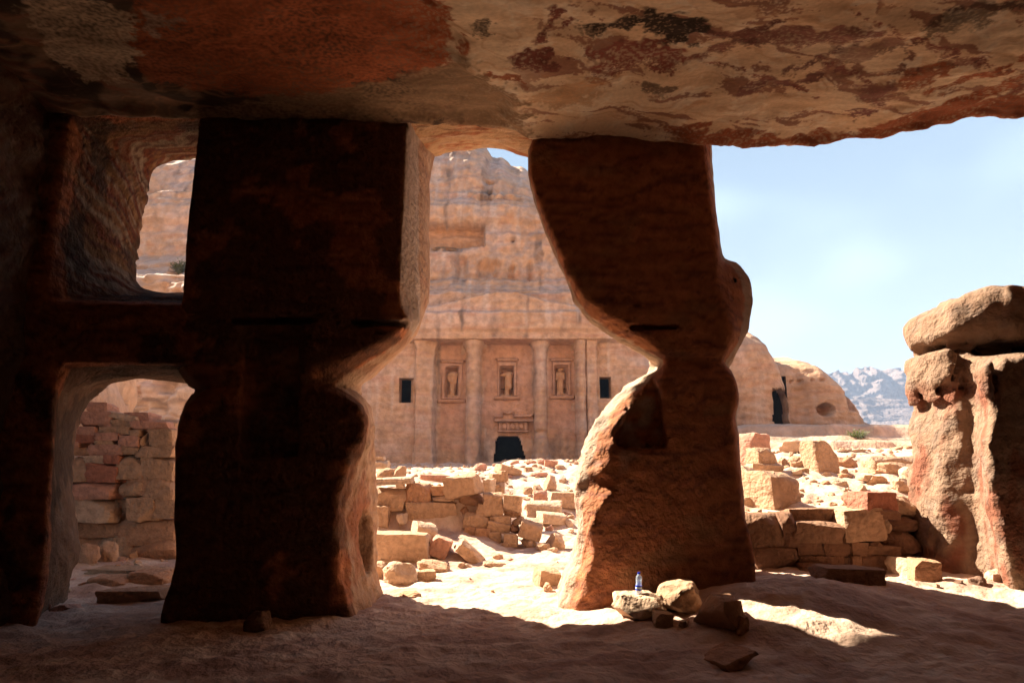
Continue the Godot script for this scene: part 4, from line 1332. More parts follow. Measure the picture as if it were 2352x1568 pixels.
func build_mountains() -> void:
	for L in [[900.0, [[1700, 870], [1840, 852], [1893, 846], [1912, 833], [1928, 838], [1945, 846], [1962, 838], [1978, 833], [1992, 838], [2008, 842], [2022, 828], [2044, 824], [2058, 836], [2068, 834], [2078, 826], [2100, 828], [2130, 845], [2300, 840], [2700, 880]], 26.0, "mountain_range", 2.6],
			[620.0, [[1700, 985], [1890, 980], [1930, 955], [1960, 930], [1985, 915], [2015, 908], [2050, 900], [2080, 888], [2110, 880], [2200, 870], [2700, 900]], 14.0, "foothills", 2.2]]:
		var D0: float = L[0]
		var line := []
		for q in L[1]:
			var p := at(q[0], q[1], D0)
			line.append([p.x, p.y])
		var amp: float = L[2]
		var step: float = L[4]
		var x0 := at(1860.0, 900.0, D0).x
		var x1 := at(2160.0, 900.0, D0).x
		var xs := steps([[at(1700.0, 900.0, D0).x, 12.0], [x0, step], [x1, 14.0], [at(2700.0, 900.0, D0).x, 1.0]])
		var n := 70
		var far_off := nz.seed
		var place := func(i: int, j: int):
			var x := xs[i]
			var t := table(line, x) + amp * 0.25 * nz.get_noise_2d(x * 0.05, D0) + amp * 0.12 * nf.get_noise_2d(x * 0.04, D0)
			var w := float(j) / (n - 1)
			var y := lerpf(-30.0, t, w)
			var slope := 60.0 * pow(w, 3.0) if D0 > 700.0 else 150.0 * w
			var gully := amp * nz.get_noise_2d(x * 0.022, y * 0.008 + D0)
			var ledge := amp * 0.35 * nz.get_noise_2d(x * 0.03, y * 0.09) + amp * 0.2 * nf.get_noise_2d(x * 0.03, y * 0.05)
			return Vector3(x, y, -(D0 + slope + gully + ledge - 20.0 * sm(0.8, 0.3, w)))
		struct(L[3], sheet(xs.size(), n, place, func(p: Vector3, _i, _j): return Color(0.20, 0.155, 0.145) * (1.0 + 0.15 * nz.get_noise_2d(p.x * 0.05, p.y * 0.1))), M.far)

# ------------------------------------------------------------------ stones, one by one
# frames of enlarged views in which the stones were measured: u = a + s x, v = b + s y
const VIEW := {"c": [845.0, 1010.6, 0.2695], "r": [1635.4, 680.0, 0.4454], "l": [147.0, 854.4, 0.1757], "m": [91.9, 1130.0, 0.1933], "p": [0.0, 0.0, 1.0]}
const SHADE_NAMES := ["tan", "ochre", "pale", "brown", "red", "pinkish"]

func stone_in(kind: String, k: int) -> ArrayMesh:
	match kind:
		"block":
			return blocks[k % blocks.size()]
		"brick":
			return bricks[k % bricks.size()]
		"boulder":
			return boulders[k % boulders.size()]
	return shards[k % shards.size()]

# box [x0, y0, x1, y1] of a stone in a view; D = 0 sets it on the ground under its lower edge
func place_stone(o: Node3D, view: String, box: Array, D: float, depth: float, roll: float, yaw: float) -> void:
	var f: Array = VIEW[view]
	var u0: float = f[0] + f[2] * box[0]
	var v0: float = f[1] + f[2] * box[1]
	var u1: float = f[0] + f[2] * box[2]
	var v1: float = f[1] + f[2] * box[3]
	var um := (u0 + u1) * 0.5
	var on_ground := D <= 0.0
	if on_ground:
		D = -hit(um, v1 - 2.0).z
	var m := mpp((v0 + v1) * 0.5, D)
	var w := (u1 - u0) * m
	var h := (v1 - v0) * m
	# a turned stone shows more than its own width and height
	var ca := absf(cos(roll))
	var sa := absf(sin(roll))
	if sa > 0.05:
		var e := (w * ca - h * sa) / maxf(ca * ca - sa * sa, 0.35)
		var g := (h * ca - w * sa) / maxf(ca * ca - sa * sa, 0.35)
		w = maxf(e, 0.45 * w)
		h = maxf(g, 0.45 * h)
	var dz := depth if depth > 0.0 else clampf((w + h) * 0.5, 0.12, 0.9) * (0.85 + 0.3 * rng.randf())
	var c := at(um, (v0 + v1) * 0.5, D + dz * 0.5)
	if on_ground:
		# bed it a little into the sand
		c.y = maxf(ground(c.x, D + dz * 0.5), ground(c.x, D + 0.02)) + h * 0.5 * (ca + 0.6 * sa) - 0.03 - 0.09 * h
	o.position = c
	o.basis = Basis(Vector3.UP, yaw) * Basis(Vector3.FORWARD, roll) * Basis.from_scale(Vector3(w * 1.04, h * 1.04, dz))

func loose(called: String, label: String, cat: String, view: String, box: Array, kind: String, tone: int, roll := 0.0, D := 0.0, depth := 0.0, yaw := 0.0, group := "") -> Node3D:
	var mesh := stone_in(kind, rng.randi() % 16)
	var mat: Material = M.dark_stone if tone < 0 else M.stones[tone]
	var o := obj(called, mesh, mat)
	place_stone(o, view, box, D, depth, roll, yaw)
	if group:
		label = beside(o, label)
	else:
		anchors.append([o.position, short_name(label)])
	tag(o, label, cat, group)
	return o

# the small stones are told apart by the larger ones they lie next to
var anchors := []
var used := {}

func short_name(label: String) -> String:
	for cut in [" with ", " on ", " at ", " behind", " beside ", " in ", " under ", " partly ", " near ", " lying ", " carrying ", " leaning ", " sitting ", " resting ", " standing be", " standing behind", " balanced ", " alone ", " propping ", " tucked ", " between ", " left of ", " right of ", " beyond ", " before ", ", ", " against ", " of the "]:
		var k := label.find(cut)
		if k > 0:
			label = label.left(k)
	return label

func beside(o: Node3D, tail: String) -> String:
	var near := anchors.duplicate()
	var p := o.position
	near.sort_custom(func(a, b): return p.distance_squared_to(a[0]) < p.distance_squared_to(b[0]))
	var s := o.basis.get_scale()
	var size := s.x * s.y
	var big := "small" if size < 0.03 else ("fist-sized" if size < 0.06 else ("middling" if size < 0.14 else "sizeable"))
	var form := "squat" if s.y < 0.55 * s.x else ("upright" if s.y > 0.9 * s.x else "angular")
	for a in near.slice(0, 8):
		var d: Vector3 = p - a[0]
		var u: float = p.x / -p.z - a[0].x / -a[0].z
		var side := ("right of" if u > 0.0 else "left of") if absf(u) * -p.z > 0.7 * absf(d.z) else ("in front of" if d.z > 0.0 else "behind")
		var text := "%s %s rubble stone %s the %s" % [big, form, side, a[1]]
		if not used.has(text):
			used[text] = true
			return text
	return tail

# a wall is one thing, each of its stones a part
func masonry(called: String, label: String, view: String, D: float, list: Array, base: Vector3) -> Node3D:
	var w := thing(called, label, "wall", Vector3.ZERO, "ruined stone walls of the courtyard")
	for s in list:
		var kind: String = s[4] if s.size() > 4 else "brick"
		var o := obj("stone", stone_in(kind, rng.randi() % 16), M.stones[s[5] if s.size() > 5 else rng.randi() % 4], w)
		var dd: float = s[6] if s.size() > 6 else 0.0
		place_stone(o, view, s.slice(0, 4), D + dd + rng.randf_range(-0.03, 0.03), s[8] if s.size() > 8 else 0.45, s[7] if s.size() > 7 else rng.randf_range(-0.02, 0.02), rng.randf_range(-0.05, 0.05))
	return w

func build_walls() -> void:
	masonry("ruined_wall", "tumbled courtyard wall of squared blocks before the tomb, a tilted block on top", "c", 15.4, [
		[60, 410, 330, 600, "block", 1, 0.0, 0.0, 0.7], [330, 372, 548, 546, "block", 3, 0.12, 0.05, 0.6], [550, 392, 668, 470, "brick", 3, 0.1], [545, 464, 748, 530, "boulder", 0, 0.05],
		[350, 528, 768, 735, "block", 1, 0.0, 0.02, 0.9], [85, 564, 192, 745, "block", 1, -0.2, 0.03, 0.5], [185, 612, 372, 830, "boulder", 1, -0.1, 0.0, 0.6], [60, 735, 200, 850, "block", 1, -0.1], [245, 626, 332, 712, "shard", 2, -0.35],
		[770, 448, 988, 562, "boulder", 3, 0.25], [780, 566, 862, 645, "boulder", 3, 0.1], [985, 448, 1147, 556, "block", 1, -0.1], [1150, 464, 1318, 612, "block", 0, -0.25, 0.1], [930, 543, 1158, 642, "block", 1, -0.15], [1162, 598, 1302, 655, "brick", 3, -0.05],
		[820, 614, 1036, 757, "block", 1, -0.2, 0.07], [1074, 643, 1216, 706, "brick", 1, -0.25, 0.03], [1018, 684, 1216, 792, "block", 1, -0.3, 0.07], [1038, 648, 1078, 705, "brick", 1, -0.2], [1222, 640, 1342, 735, "boulder", 1, -0.3, -0.4],
		[828, 735, 922, 835, "brick", 3, -0.25], [914, 745, 1047, 862, "brick", 3, -0.35, 0.06], [1038, 780, 1137, 878, "brick", 1, -0.4], [1162, 795, 1278, 902, "brick", 0, -0.55], [1210, 718, 1292, 795, "boulder", 3, -0.3],
		[1278, 672, 1498, 862, "block", 1, -0.6, 0.28, 0.55], [1303, 825, 1442, 935, "boulder", 1, -0.7, 0.2], [760, 700, 830, 780, "shard", 3, 0.0], [640, 720, 770, 790, "boulder", 1, -0.1]], Vector3.ZERO)
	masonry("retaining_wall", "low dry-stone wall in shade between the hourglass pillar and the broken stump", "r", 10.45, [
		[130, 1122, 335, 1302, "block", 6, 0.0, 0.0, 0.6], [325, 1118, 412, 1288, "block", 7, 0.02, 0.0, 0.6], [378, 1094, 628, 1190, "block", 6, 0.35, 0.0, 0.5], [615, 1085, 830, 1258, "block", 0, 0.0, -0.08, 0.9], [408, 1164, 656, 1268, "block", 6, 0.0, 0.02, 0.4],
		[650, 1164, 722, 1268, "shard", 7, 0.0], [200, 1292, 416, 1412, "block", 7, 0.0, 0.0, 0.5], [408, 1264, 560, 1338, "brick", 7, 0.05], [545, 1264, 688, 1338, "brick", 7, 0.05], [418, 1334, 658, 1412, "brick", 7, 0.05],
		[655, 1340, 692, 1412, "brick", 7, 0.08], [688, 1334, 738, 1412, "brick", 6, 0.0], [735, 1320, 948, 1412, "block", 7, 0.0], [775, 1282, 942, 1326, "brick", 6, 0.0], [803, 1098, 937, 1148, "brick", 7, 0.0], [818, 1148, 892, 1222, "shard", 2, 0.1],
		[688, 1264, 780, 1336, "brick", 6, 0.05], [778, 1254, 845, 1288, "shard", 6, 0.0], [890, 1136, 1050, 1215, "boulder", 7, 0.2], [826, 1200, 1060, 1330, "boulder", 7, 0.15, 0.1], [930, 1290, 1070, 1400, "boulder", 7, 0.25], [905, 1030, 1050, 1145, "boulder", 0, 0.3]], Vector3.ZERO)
	masonry("ruined_wall", "tall ruined wall of red and tan blocks seen through the left doorway", "l", 12.3, [
		[385, 408, 642, 532, "brick", 5], [275, 528, 712, 722, "block", 5], [600, 512, 1032, 672, "brick", 2, 0.0, 0.2], [698, 632, 948, 752, "brick", 1, 0.06], [858, 540, 1192, 655, "brick", 5, 0.12], [945, 650, 1425, 752, "brick", 5, 0.02], [1232, 632, 1520, 745, "block", 1, 0.25],
		[205, 718, 498, 838, "brick", 5], [190, 818, 492, 934, "brick", 4, 0.02], [493, 718, 578, 818, "shard", 1, 0.05], [540, 726, 938, 824, "brick", 1, 0.04], [918, 764, 1070, 850, "brick", 1, 0.05], [488, 800, 784, 902, "brick", 5, 0.0], [788, 832, 1054, 984, "brick", 5, 0.0, 0.06], [1062, 795, 1156, 975, "shard", 0, 0.03], [1176, 752, 1500, 1015, "block", 1, 0.0],
		[485, 893, 720, 990, "brick", 1, 0.04, -0.06], [395, 918, 494, 1005, "shard", 5, 0.06], [170, 918, 280, 1005, "brick", 5], [180, 1000, 415, 1095, "brick", 3, 0.06], [405, 955, 835, 1094, "brick", 5, 0.02, -0.04], [828, 970, 1045, 1080, "block", 1, 0.04], [1040, 974, 1500, 1115, "block", 1, 0.0], [355, 1096, 604, 1200, "brick", 2], [598, 1088, 804, 1200, "brick", 4],
		[160, 1118, 394, 1434, "block", 1], [388, 1192, 784, 1440, "block", 4, 0.0, 0.0, 0.6], [60, 1200, 170, 1440, "brick", 1], [110, 1436, 744, 1660, "block", 5, -0.02, 0.0, 0.7], [120, 1662, 750, 1945, "block", 2, 0.0, 0.03, 0.7],
		[780, 1098, 1130, 1400, "block", 1, 0.06, 0.0, 0.6], [1090, 1105, 1520, 1420, "block", 1, 0.05, 0.0, 0.6], [750, 1390, 1150, 1640, "boulder", 1, 0.06], [880, 1300, 1240, 1600, "block", 3, 0.1], [1130, 1410, 1520, 1660, "block", 1, 0.05], [900, 1640, 1240, 1940, "block", 1, 0.02], [1240, 1660, 1520, 1900, "brick", 1, 0.04], [690, 1660, 940, 1960, "block", 3, 0.28], [800, 1930, 1520, 2250, "block", 3, 0.15], [150, 1920, 850, 2150, "block", 3, 0.2], [60, 2080, 560, 2480, "boulder", 3, 0.2], [480, 2100, 1000, 2500, "boulder", 1, 0.15], [900, 2150, 1540, 2520, "boulder", 3, 0.1]], Vector3.ZERO)

func build_loose() -> void:
	# --- beside the hourglass pillar
	loose("boulder", "pale boulder carrying the water bottle at the hourglass pillar's foot", "rock", "p", [1412, 1354, 1528, 1432], "boulder", 2, 0.18, 0.0, 0.62, 0.3)
	loose("boulder", "rounded boulder leaning behind the bottle rock, half in shade", "rock", "p", [1512, 1350, 1612, 1424], "boulder", 1, -0.1, 0.0, 0.55)
	loose("stone", "fist-sized square stone in front of the bottle rock", "rock", "p", [1502, 1412, 1542, 1446], "block", 1, 0.05, 0.0, 0.2)
	loose("boulder", "dark jagged rock with a pointed top at the edge of the sunlit patch", "rock", "p", [1602, 1386, 1712, 1466], "shard", 3, 0.1, 0.0, 0.5, 0.5)
	loose("stone", "small dark upright stone at the jagged rock's right side", "rock", "p", [1688, 1426, 1720, 1468], "shard", 3, 0.0, 0.0, 0.2)
	loose("stone", "tiny pointed stone between the bottle rock and the jagged rock", "rock", "p", [1558, 1426, 1584, 1446], "shard", 1, 0.0, 0.0, 0.12)
	loose("flat_stone", "flat stone half buried in the shaded sand in front", "rock", "p", [1625, 1498, 1722, 1545], "block", 3, -0.25, 0.0, 0.4, 0.4)
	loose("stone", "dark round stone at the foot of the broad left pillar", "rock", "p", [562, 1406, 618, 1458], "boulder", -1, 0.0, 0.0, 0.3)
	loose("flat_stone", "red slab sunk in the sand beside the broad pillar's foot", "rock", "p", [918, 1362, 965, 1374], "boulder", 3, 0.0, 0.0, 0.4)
	# --- at the right
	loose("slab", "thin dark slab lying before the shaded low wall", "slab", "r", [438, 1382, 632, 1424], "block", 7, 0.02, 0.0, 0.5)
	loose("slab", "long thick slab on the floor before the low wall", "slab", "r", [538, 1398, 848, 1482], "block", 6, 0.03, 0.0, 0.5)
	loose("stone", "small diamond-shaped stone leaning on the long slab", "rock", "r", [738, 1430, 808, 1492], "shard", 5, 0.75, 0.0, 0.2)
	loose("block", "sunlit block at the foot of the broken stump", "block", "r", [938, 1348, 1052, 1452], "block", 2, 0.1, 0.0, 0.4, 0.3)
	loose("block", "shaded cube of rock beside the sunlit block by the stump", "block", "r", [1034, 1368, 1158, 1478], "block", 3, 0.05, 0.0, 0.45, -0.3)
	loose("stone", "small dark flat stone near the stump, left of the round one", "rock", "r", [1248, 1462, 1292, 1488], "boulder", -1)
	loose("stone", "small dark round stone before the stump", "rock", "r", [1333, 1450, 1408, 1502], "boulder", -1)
	loose("stone", "pale triangular stone leaning in the stump's cleft", "rock", "r", [1418, 1388, 1518, 1478], "shard", 2, 0.2)
	# --- right terrace
	loose("block", "big upright cube with a bright left face on the right terrace", "block", "r", [200, 904, 402, 1102], "block", 0, 0.04, 0.0, 0.75, 0.45)
	loose("block", "flat block under the small cube on the right terrace", "block", "r", [188, 864, 352, 920], "block", 0, 0.0, 15.6, 0.5)
	loose("block", "small cube stacked on a flat block on the right terrace", "block", "r", [200, 784, 302, 868], "block", 1, 0.0, 15.7, 0.5, 0.3)
	loose("block", "tall pitted block behind the small stacked cube", "block", "r", [130, 713, 282, 884], "block", 5, 0.0, 17.0, 0.6, 0.5)
	loose("block", "sunlit leaning block partly hidden by the hourglass pillar", "block", "r", [140, 880, 215, 1045], "block", 2, 0.0, 14.8, 0.5, 0.4)
	loose("stone", "wedge of pale rock lying on the terrace skyline", "rock", "r", [333, 744, 488, 815], "shard", 2, -0.1, 20.5, 0.7)
	loose("stone", "round-backed stone left of the standing block", "rock", "r", [388, 824, 498, 888], "boulder", 1)
	loose("standing_block", "standing rectangular block, tallest on the right terrace", "block", "r", [488, 744, 624, 906], "block", 1, 0.0, 0.0, 0.55, 0.3)
	loose("stone", "small stone at the standing block's foot", "rock", "r", [574, 846, 642, 904], "boulder", 1)
	loose("stone", "shaded flat boulder right of the standing block", "rock", "r", [624, 826, 738, 886], "boulder", 3)
	loose("slab", "long squared block lying near the stump on the terrace", "slab", "r", [786, 818, 1060, 905], "block", 0, 0.0, 0.0, 0.6, 0.15)
	loose("slab", "boat-shaped slab in front of the long squared block", "slab", "r", [868, 856, 1060, 930], "boulder", 1, 0.05, 0.0, 0.5)
	loose("boulder", "sunlit boulder against the stump's left edge", "rock", "r", [982, 884, 1070, 990], "boulder", 2)
	loose("boulder", "lower boulder with a dark hollow near the stump", "rock", "r", [938, 944, 1035, 1026], "boulder", 0)
	loose("block", "red block sitting on the low wall", "block", "r", [712, 1010, 914, 1104], "block", 4, 0.02, 10.55, 0.5, 0.35)
	loose("stone", "wedge-shaped stone in the terrace rubble", "rock", "r", [758, 898, 902, 975], "shard", 0, 0.25)
	for q in [[798, 934, 892, 984], [744, 958, 804, 1010], [648, 1038, 718, 1088], [598, 1048, 652, 1088], [618, 938, 708, 984], [532, 1038, 584, 1068], [464, 1038, 518, 1074], [508, 944, 544, 968], [568, 960, 608, 984], [468, 922, 498, 948], [408, 905, 470, 945], [355, 830, 392, 880], [300, 820, 336, 868], [650, 912, 730, 940], [420, 1000, 470, 1040], [150, 1035, 230, 1095], [200, 1080, 260, 1115], [640, 790, 720, 815], [700, 785, 790, 812], [830, 778, 905, 808], [905, 765, 985, 800], [985, 770, 1050, 795], [560, 905, 620, 935], [440, 880, 500, 915]]:
		loose("rubble_stone", "angular stone among the sunlit rubble of the right terrace", "rock", "r", q, ["shard", "boulder", "shard"][rng.randi() % 3], rng.randi() % 4, rng.randf_range(-0.3, 0.3), 0.0, 0.0, rng.randf_range(-1, 1), "rubble on the right terrace")
	# --- courtyard, before and on the tumbled wall
	loose("block", "large tilted block balanced on the tumbled wall", "block", "c", [662, 272, 968, 502], "block", 1, -0.2, 15.1, 0.75, -0.25)
	loose("slab", "flat bright slab resting on blocks at the tumbled wall's left end", "slab", "c", [60, 306, 388, 388], "block", 2, -0.06, 15.2, 0.6)
	loose("stone", "small cube propping up the flat bright slab", "rock", "c", [244, 370, 312, 412], "brick", 2, 0.0, 15.35, 0.2)
	loose("slab", "pale upright slab standing behind the tumbled wall", "slab", "c", [448, 264, 704, 366], "shard", 5, 0.12, 17.6, 0.3)
	loose("block", "hump-backed block behind the flat bright slab", "block", "c", [82, 242, 238, 335], "boulder", 1, 0.0, 17.0, 0.5)
	loose("stone", "wedge standing beside the hump-backed block", "rock", "c", [228, 224, 324, 318], "shard", 1, 0.0, 16.9, 0.4)
	loose("block", "stacked block at the far left of the rubble, against the shaded sand", "block", "c", [60, 176, 178, 244], "block", 2, 0.0, 18.5, 0.6)
	loose("block", "topmost small block of the far left stack", "block", "c", [60, 145, 145, 180], "brick", 2, 0.0, 18.6, 0.4)
	loose("stone", "tall sunlit broken block right of the tilted block", "rock", "c", [955, 325, 1090, 500], "shard", 2, 0.1, 15.9, 0.5)
	loose("block", "left cube of the small stack behind the course wall", "block", "c", [1042, 288, 1128, 362], "brick", 1, 0.0, 17.0, 0.4, 0.3)
	loose("block", "right cube of the small stack behind the course wall", "block", "c", [1118, 266, 1178, 358], "brick", 1, 0.0, 17.1, 0.4, 0.3)
	loose("block", "square block carrying the small stack of cubes", "block", "c", [1072, 358, 1164, 474], "block", 1, 0.0, 16.9, 0.5)
	loose("block", "large slanting block below the tomb doorway", "block", "c", [1092, 192, 1294, 314], "block", 0, 0.3, 0.0, 0.9, 0.3)
	loose("stone", "rounded slab fragment left of the slanting block", "rock", "c", [912, 198, 1012, 270], "boulder", 5, 0.0, 0.0, 0.4)
	loose("block", "long sunlit block lying beyond the course wall's end", "block", "c", [1362, 528, 1652, 684], "block", 2, 0.0, 0.0, 0.7, -0.15)
	loose("slab", "low flat slab in front of the long sunlit block", "slab", "c", [1452, 652, 1674, 764], "block", 2, 0.08, 0.0, 0.8, 0.2)
	loose("slab", "broad slab behind the long sunlit block, partly behind the pillar", "slab", "c", [1546, 470, 1780, 594], "block", 0, 0.03, 0.0, 0.8)
	loose("stone", "upright stone behind the long sunlit block", "rock", "c", [1412, 436, 1524, 534], "block", 5, 0.0, 0.0, 0.4)
	loose("stone", "hooked wedge of rock in mid courtyard", "rock", "c", [1386, 362, 1504, 474], "shard", 1, -0.3, 0.0, 0.4)
	loose("stone", "small stone tucked left of the hooked wedge", "rock", "c", [1328, 408, 1404, 474], "boulder", 1)
	loose("stone", "double-headed rock in mid courtyard near the pillar", "rock", "c", [1496, 308, 1614, 444], "shard", 0, 0.1, 0.0, 0.5)
	loose("stone", "small cube alone on the slope below the doorway", "rock", "c", [1343, 232, 1402, 278], "brick", 1)
	loose("stone", "low flat rock on the slope right of the small cube", "rock", "c", [1388, 284, 1534, 324], "boulder", 5)
	loose("boulder", "squared boulder on the crest right of the doorway", "rock", "c", [1506, 178, 1614, 240], "block", 5)
	loose("boulder", "rounded boulder on the crest, left of the squared one", "rock", "c", [1438, 163, 1524, 214], "boulder", 5)
	loose("stone", "flat stone on the crest under the doorway's right jamb", "rock", "c", [1336, 168, 1444, 206], "boulder", 5)
	loose("stone", "pointed fallen stone at the right foot of the course wall", "rock", "c", [1516, 788, 1684, 936], "shard", 0, 0.1, 0.0, 0.5)
	loose("stone", "low stone between the course wall and the pointed stone", "rock", "c", [1438, 874, 1554, 948], "boulder", 1)
	# --- foreground group left of the path
	loose("block", "large squared block in front of the tumbled wall, left of the path", "block", "c", [60, 824, 524, 1060], "block", 0, 0.02, 0.0, 0.8, 0.06)
	loose("block", "upright block with a blazing top behind the large squared block", "block", "c", [362, 706, 580, 965], "block", 2, 0.18, 0.0, 0.6, 0.35)
	loose("block", "shaded leaning block right of the upright one", "block", "c", [518, 828, 720, 1025], "block", 5, 0.3, 0.0, 0.5)
	loose("block", "pyramid-like tipped block at the centre of the fallen group", "block", "c", [702, 812, 1030, 1060], "block", 0, 0.72, 0.0, 0.7, 0.1)
	loose("stone", "thin wedge leaning on the large squared block", "rock", "c", [108, 982, 294, 1068], "shard", 2, 0.2, 0.0, 0.3)
	loose("stone", "small block at the broad pillar's right edge", "rock", "c", [60, 1052, 144, 1195], "block", 1, 0.0, 0.0, 0.4)
	loose("boulder", "rugged boulder at the front of the fallen group", "rock", "c", [148, 1038, 424, 1245], "boulder", 2, 0.0, 0.0, 0.6)
	loose("boulder", "oval boulder with a grass tuft at its foot", "rock", "c", [428, 1012, 694, 1136], "boulder", 1, 0.1, 0.0, 0.5)
	loose("stone", "small squarish stone in front of the oval boulder", "rock", "c", [422, 1112, 574, 1218], "block", 1, 0.0, 0.0, 0.35, 0.2)
	loose("stone", "low pale stone at the path's left edge", "rock", "c", [986, 1003, 1184, 1084], "boulder", 2, 0.15)
	loose("block", "brownish block at the path's right edge by the pillar", "block", "c", [1432, 1102, 1616, 1258], "block", 1, 0.0, 0.0, 0.5, 0.2)
	loose("stone", "small stone below the brownish block by the pillar", "rock", "c", [1492, 1212, 1574, 1304], "boulder", 0)
	loose("pebble", "lone pointed pebble in the middle of the sandy path", "pebble", "c", [1046, 1268, 1084, 1308], "shard", 0)
	for q in [[1058, 963, 1154, 1028], [1138, 983, 1244, 1034], [768, 1048, 830, 1098], [820, 1048, 886, 1098], [1532, 918, 1618, 962], [1672, 698, 1742, 758], [1516, 718, 1594, 784], [1092, 868, 1204, 914], [1700, 760, 1760, 800], [1620, 330, 1700, 375], [1180, 300, 1240, 330], [1250, 255, 1310, 285], [1180, 460, 1240, 490], [1640, 600, 1710, 640], [1690, 640, 1760, 680], [1290, 215, 1350, 240], [1060, 205, 1110, 232], [1210, 180, 1290, 215], [1600, 225, 1680, 262], [1540, 260, 1610, 285], [1660, 385, 1740, 420], [1310, 480, 1390, 520], [1330, 540, 1370, 600]]:
		loose("rubble_stone", "angular stone among the courtyard rubble before the tomb", "rock", "c", q, ["shard", "boulder", "shard"][rng.randi() % 3], [0, 2, 5][rng.randi() % 3], rng.randf_range(-0.3, 0.3), 0.0, 0.0, rng.randf_range(-1, 1), "rubble of the courtyard")
	# --- through the left doorway
	loose("step", "nearest rough step stone inside the left doorway", "step", "m", [812, 1146, 1560, 1310], "block", 3, 0.0, 0.0, 0.55)
	loose("step", "left step stone of the second row in the left doorway", "step", "m", [640, 1028, 1106, 1136], "block", 3, 0.0, 0.0, 0.5)
	loose("step", "right step stone of the second row in the left doorway", "step", "m", [1102, 988, 1560, 1116], "block", 3, 0.0, 0.0, 0.5)
	loose("step", "farthest long step stone in the left doorway", "step", "m", [634, 936, 1560, 1016], "block", 1, 0.0, 0.0, 0.5)
	loose("boulder", "ribbed boulder fallen at the foot of the tall ruined wall", "rock", "m", [716, 556, 936, 838], "boulder", 0)
	loose("boulder", "shaded boulder beside the ribbed one at the door jamb", "rock", "m", [470, 616, 712, 868], "boulder", 3)
	loose("slab", "slab leaning upright at the right side of the left doorway", "slab", "m", [1420, 470, 1600, 768], "block", 0, 0.5, 0.0, 0.2)
	loose("stone", "pale pointed stone on the rubble in the left doorway", "rock", "m", [1090, 800, 1250, 915], "shard", 2, 0.3)
	for q in [[560, 520, 660, 600], [640, 540, 760, 640], [930, 760, 1040, 830], [1040, 700, 1160, 800], [740, 840, 880, 920], [860, 850, 960, 930], [1230, 690, 1390, 770], [380, 1080, 560, 1140], [300, 1000, 420, 1060], [980, 840, 1080, 900], [1260, 870, 1380, 930], [420, 900, 560, 960], [590, 840, 690, 890], [150, 1310, 500, 1420], [0, 1280, 130, 1420]]:
		loose("rubble_stone", "angular stone on the shaded floor inside the left doorway", "rock", "m", q, ["shard", "boulder"][rng.randi() % 2], [1, 3, 5][rng.randi() % 3], rng.randf_range(-0.4, 0.4), 0.0, 0.0, rng.randf_range(-1, 1), "rubble in the left doorway")

func build_rubble() -> void:
	# too small and many to count: chips and pebbles strewn over the court, one object
	var mm := MultiMesh.new()
	mm.transform_format = MultiMesh.TRANSFORM_3D
	mm.mesh = stone_mesh(99, 3, 0.35, 5, 0.82, 0.15)
	var spots := []
	while spots.size() < 2600:
		var D := 9.0 + 27.0 * pow(rng.randf(), 0.8)
		var x := rng.randf_range(-0.62, 0.62) * D
		var right := sm(0.14 * D, 0.24 * D, x) * sm(10.9, 11.4, D)
		var far := sm(15.5, 17.5, D)
		var left := sm(-4.2, -5.0, x) * sm(9.5, 10.5, D)
		var keep := maxf(0.03, maxf(maxf(right, far), left))
		if rng.randf() > keep * (0.45 + 0.9 * nz.get_noise_2d(x * 0.6, D * 0.6)):
			continue
		var s := (0.025 + 0.11 * pow(rng.randf(), 3.0)) * (0.6 + 0.03 * D)
		if keep < 0.1:
			s *= 0.6
		spots.append([x, D, s])
	mm.instance_count = spots.size()
	for i in spots.size():
		var q: Array = spots[i]
		var b := Basis(Vector3(rng.randf() - 0.5, rng.randf() + 0.3, rng.randf() - 0.5).normalized(), rng.randf() * TAU) * Basis.from_scale(Vector3(q[2] * 1.3, q[2] * 0.8, q[2]))
		mm.set_instance_transform(i, Transform3D(b, Vector3(q[0], ground(q[0], q[1]) + q[2] * 0.15, -q[1])))
	var o := MultiMeshInstance3D.new()
	o.multimesh = mm
	o.material_override = M.stones[0]
	o.name = "rubble"
	add_child(o)
	o.set_meta("kind", "stuff")
	tag(o, "small stone chips strewn over the courtyard sand and terraces", "rubble")

# ------------------------------------------------------------------ bottle
func lathe(profile: Array, n := 28, axis := Vector3.UP) -> ArrayMesh:
	var pos := PackedVector3Array()
	var idx := PackedInt32Array()
	for q in profile:
		for i in n:
			var a := TAU * i / n
			pos.append(Vector3(cos(a) * q[0], q[1], sin(a) * q[0]))
	for j in profile.size() - 1:
		for i in n:
			var a := j * n + i
			var b := j * n + (i + 1) % n
			idx.append_array(PackedInt32Array([a, a + n, b, b, a + n, b + n]))
	for cap in [[0, 1], [profile.size() - 1, 0]]:
		var c := pos.size()
		pos.append(Vector3(0, profile[cap[0]][1], 0))
		for i in n:
			var a: int = cap[0] * n + i
			var b: int = cap[0] * n + (i + 1) % n
			idx.append_array(PackedInt32Array([c, a, b] if cap[1] == 1 else [c, b, a]))
	# make fronts face outwards
	var fl := PackedInt32Array()
	for i in range(0, idx.size(), 3):
		var a := pos[idx[i]]
		var nn := (pos[idx[i + 2]] - a).cross(pos[idx[i + 1]] - a)
		var out := Vector3(a.x + pos[idx[i + 1]].x + pos[idx[i + 2]].x, 0, a.z + pos[idx[i + 1]].z + pos[idx[i + 2]].z)
		if out.length() > 1e-5 and nn.dot(out) < 0.0 and absf(nn.normalized().y) < 0.95:
			fl.append_array(PackedInt32Array([idx[i], idx[i + 2], idx[i + 1]]))
		else:
			fl.append_array(PackedInt32Array([idx[i], idx[i + 1], idx[i + 2]]))
	return commit(pos, fl)

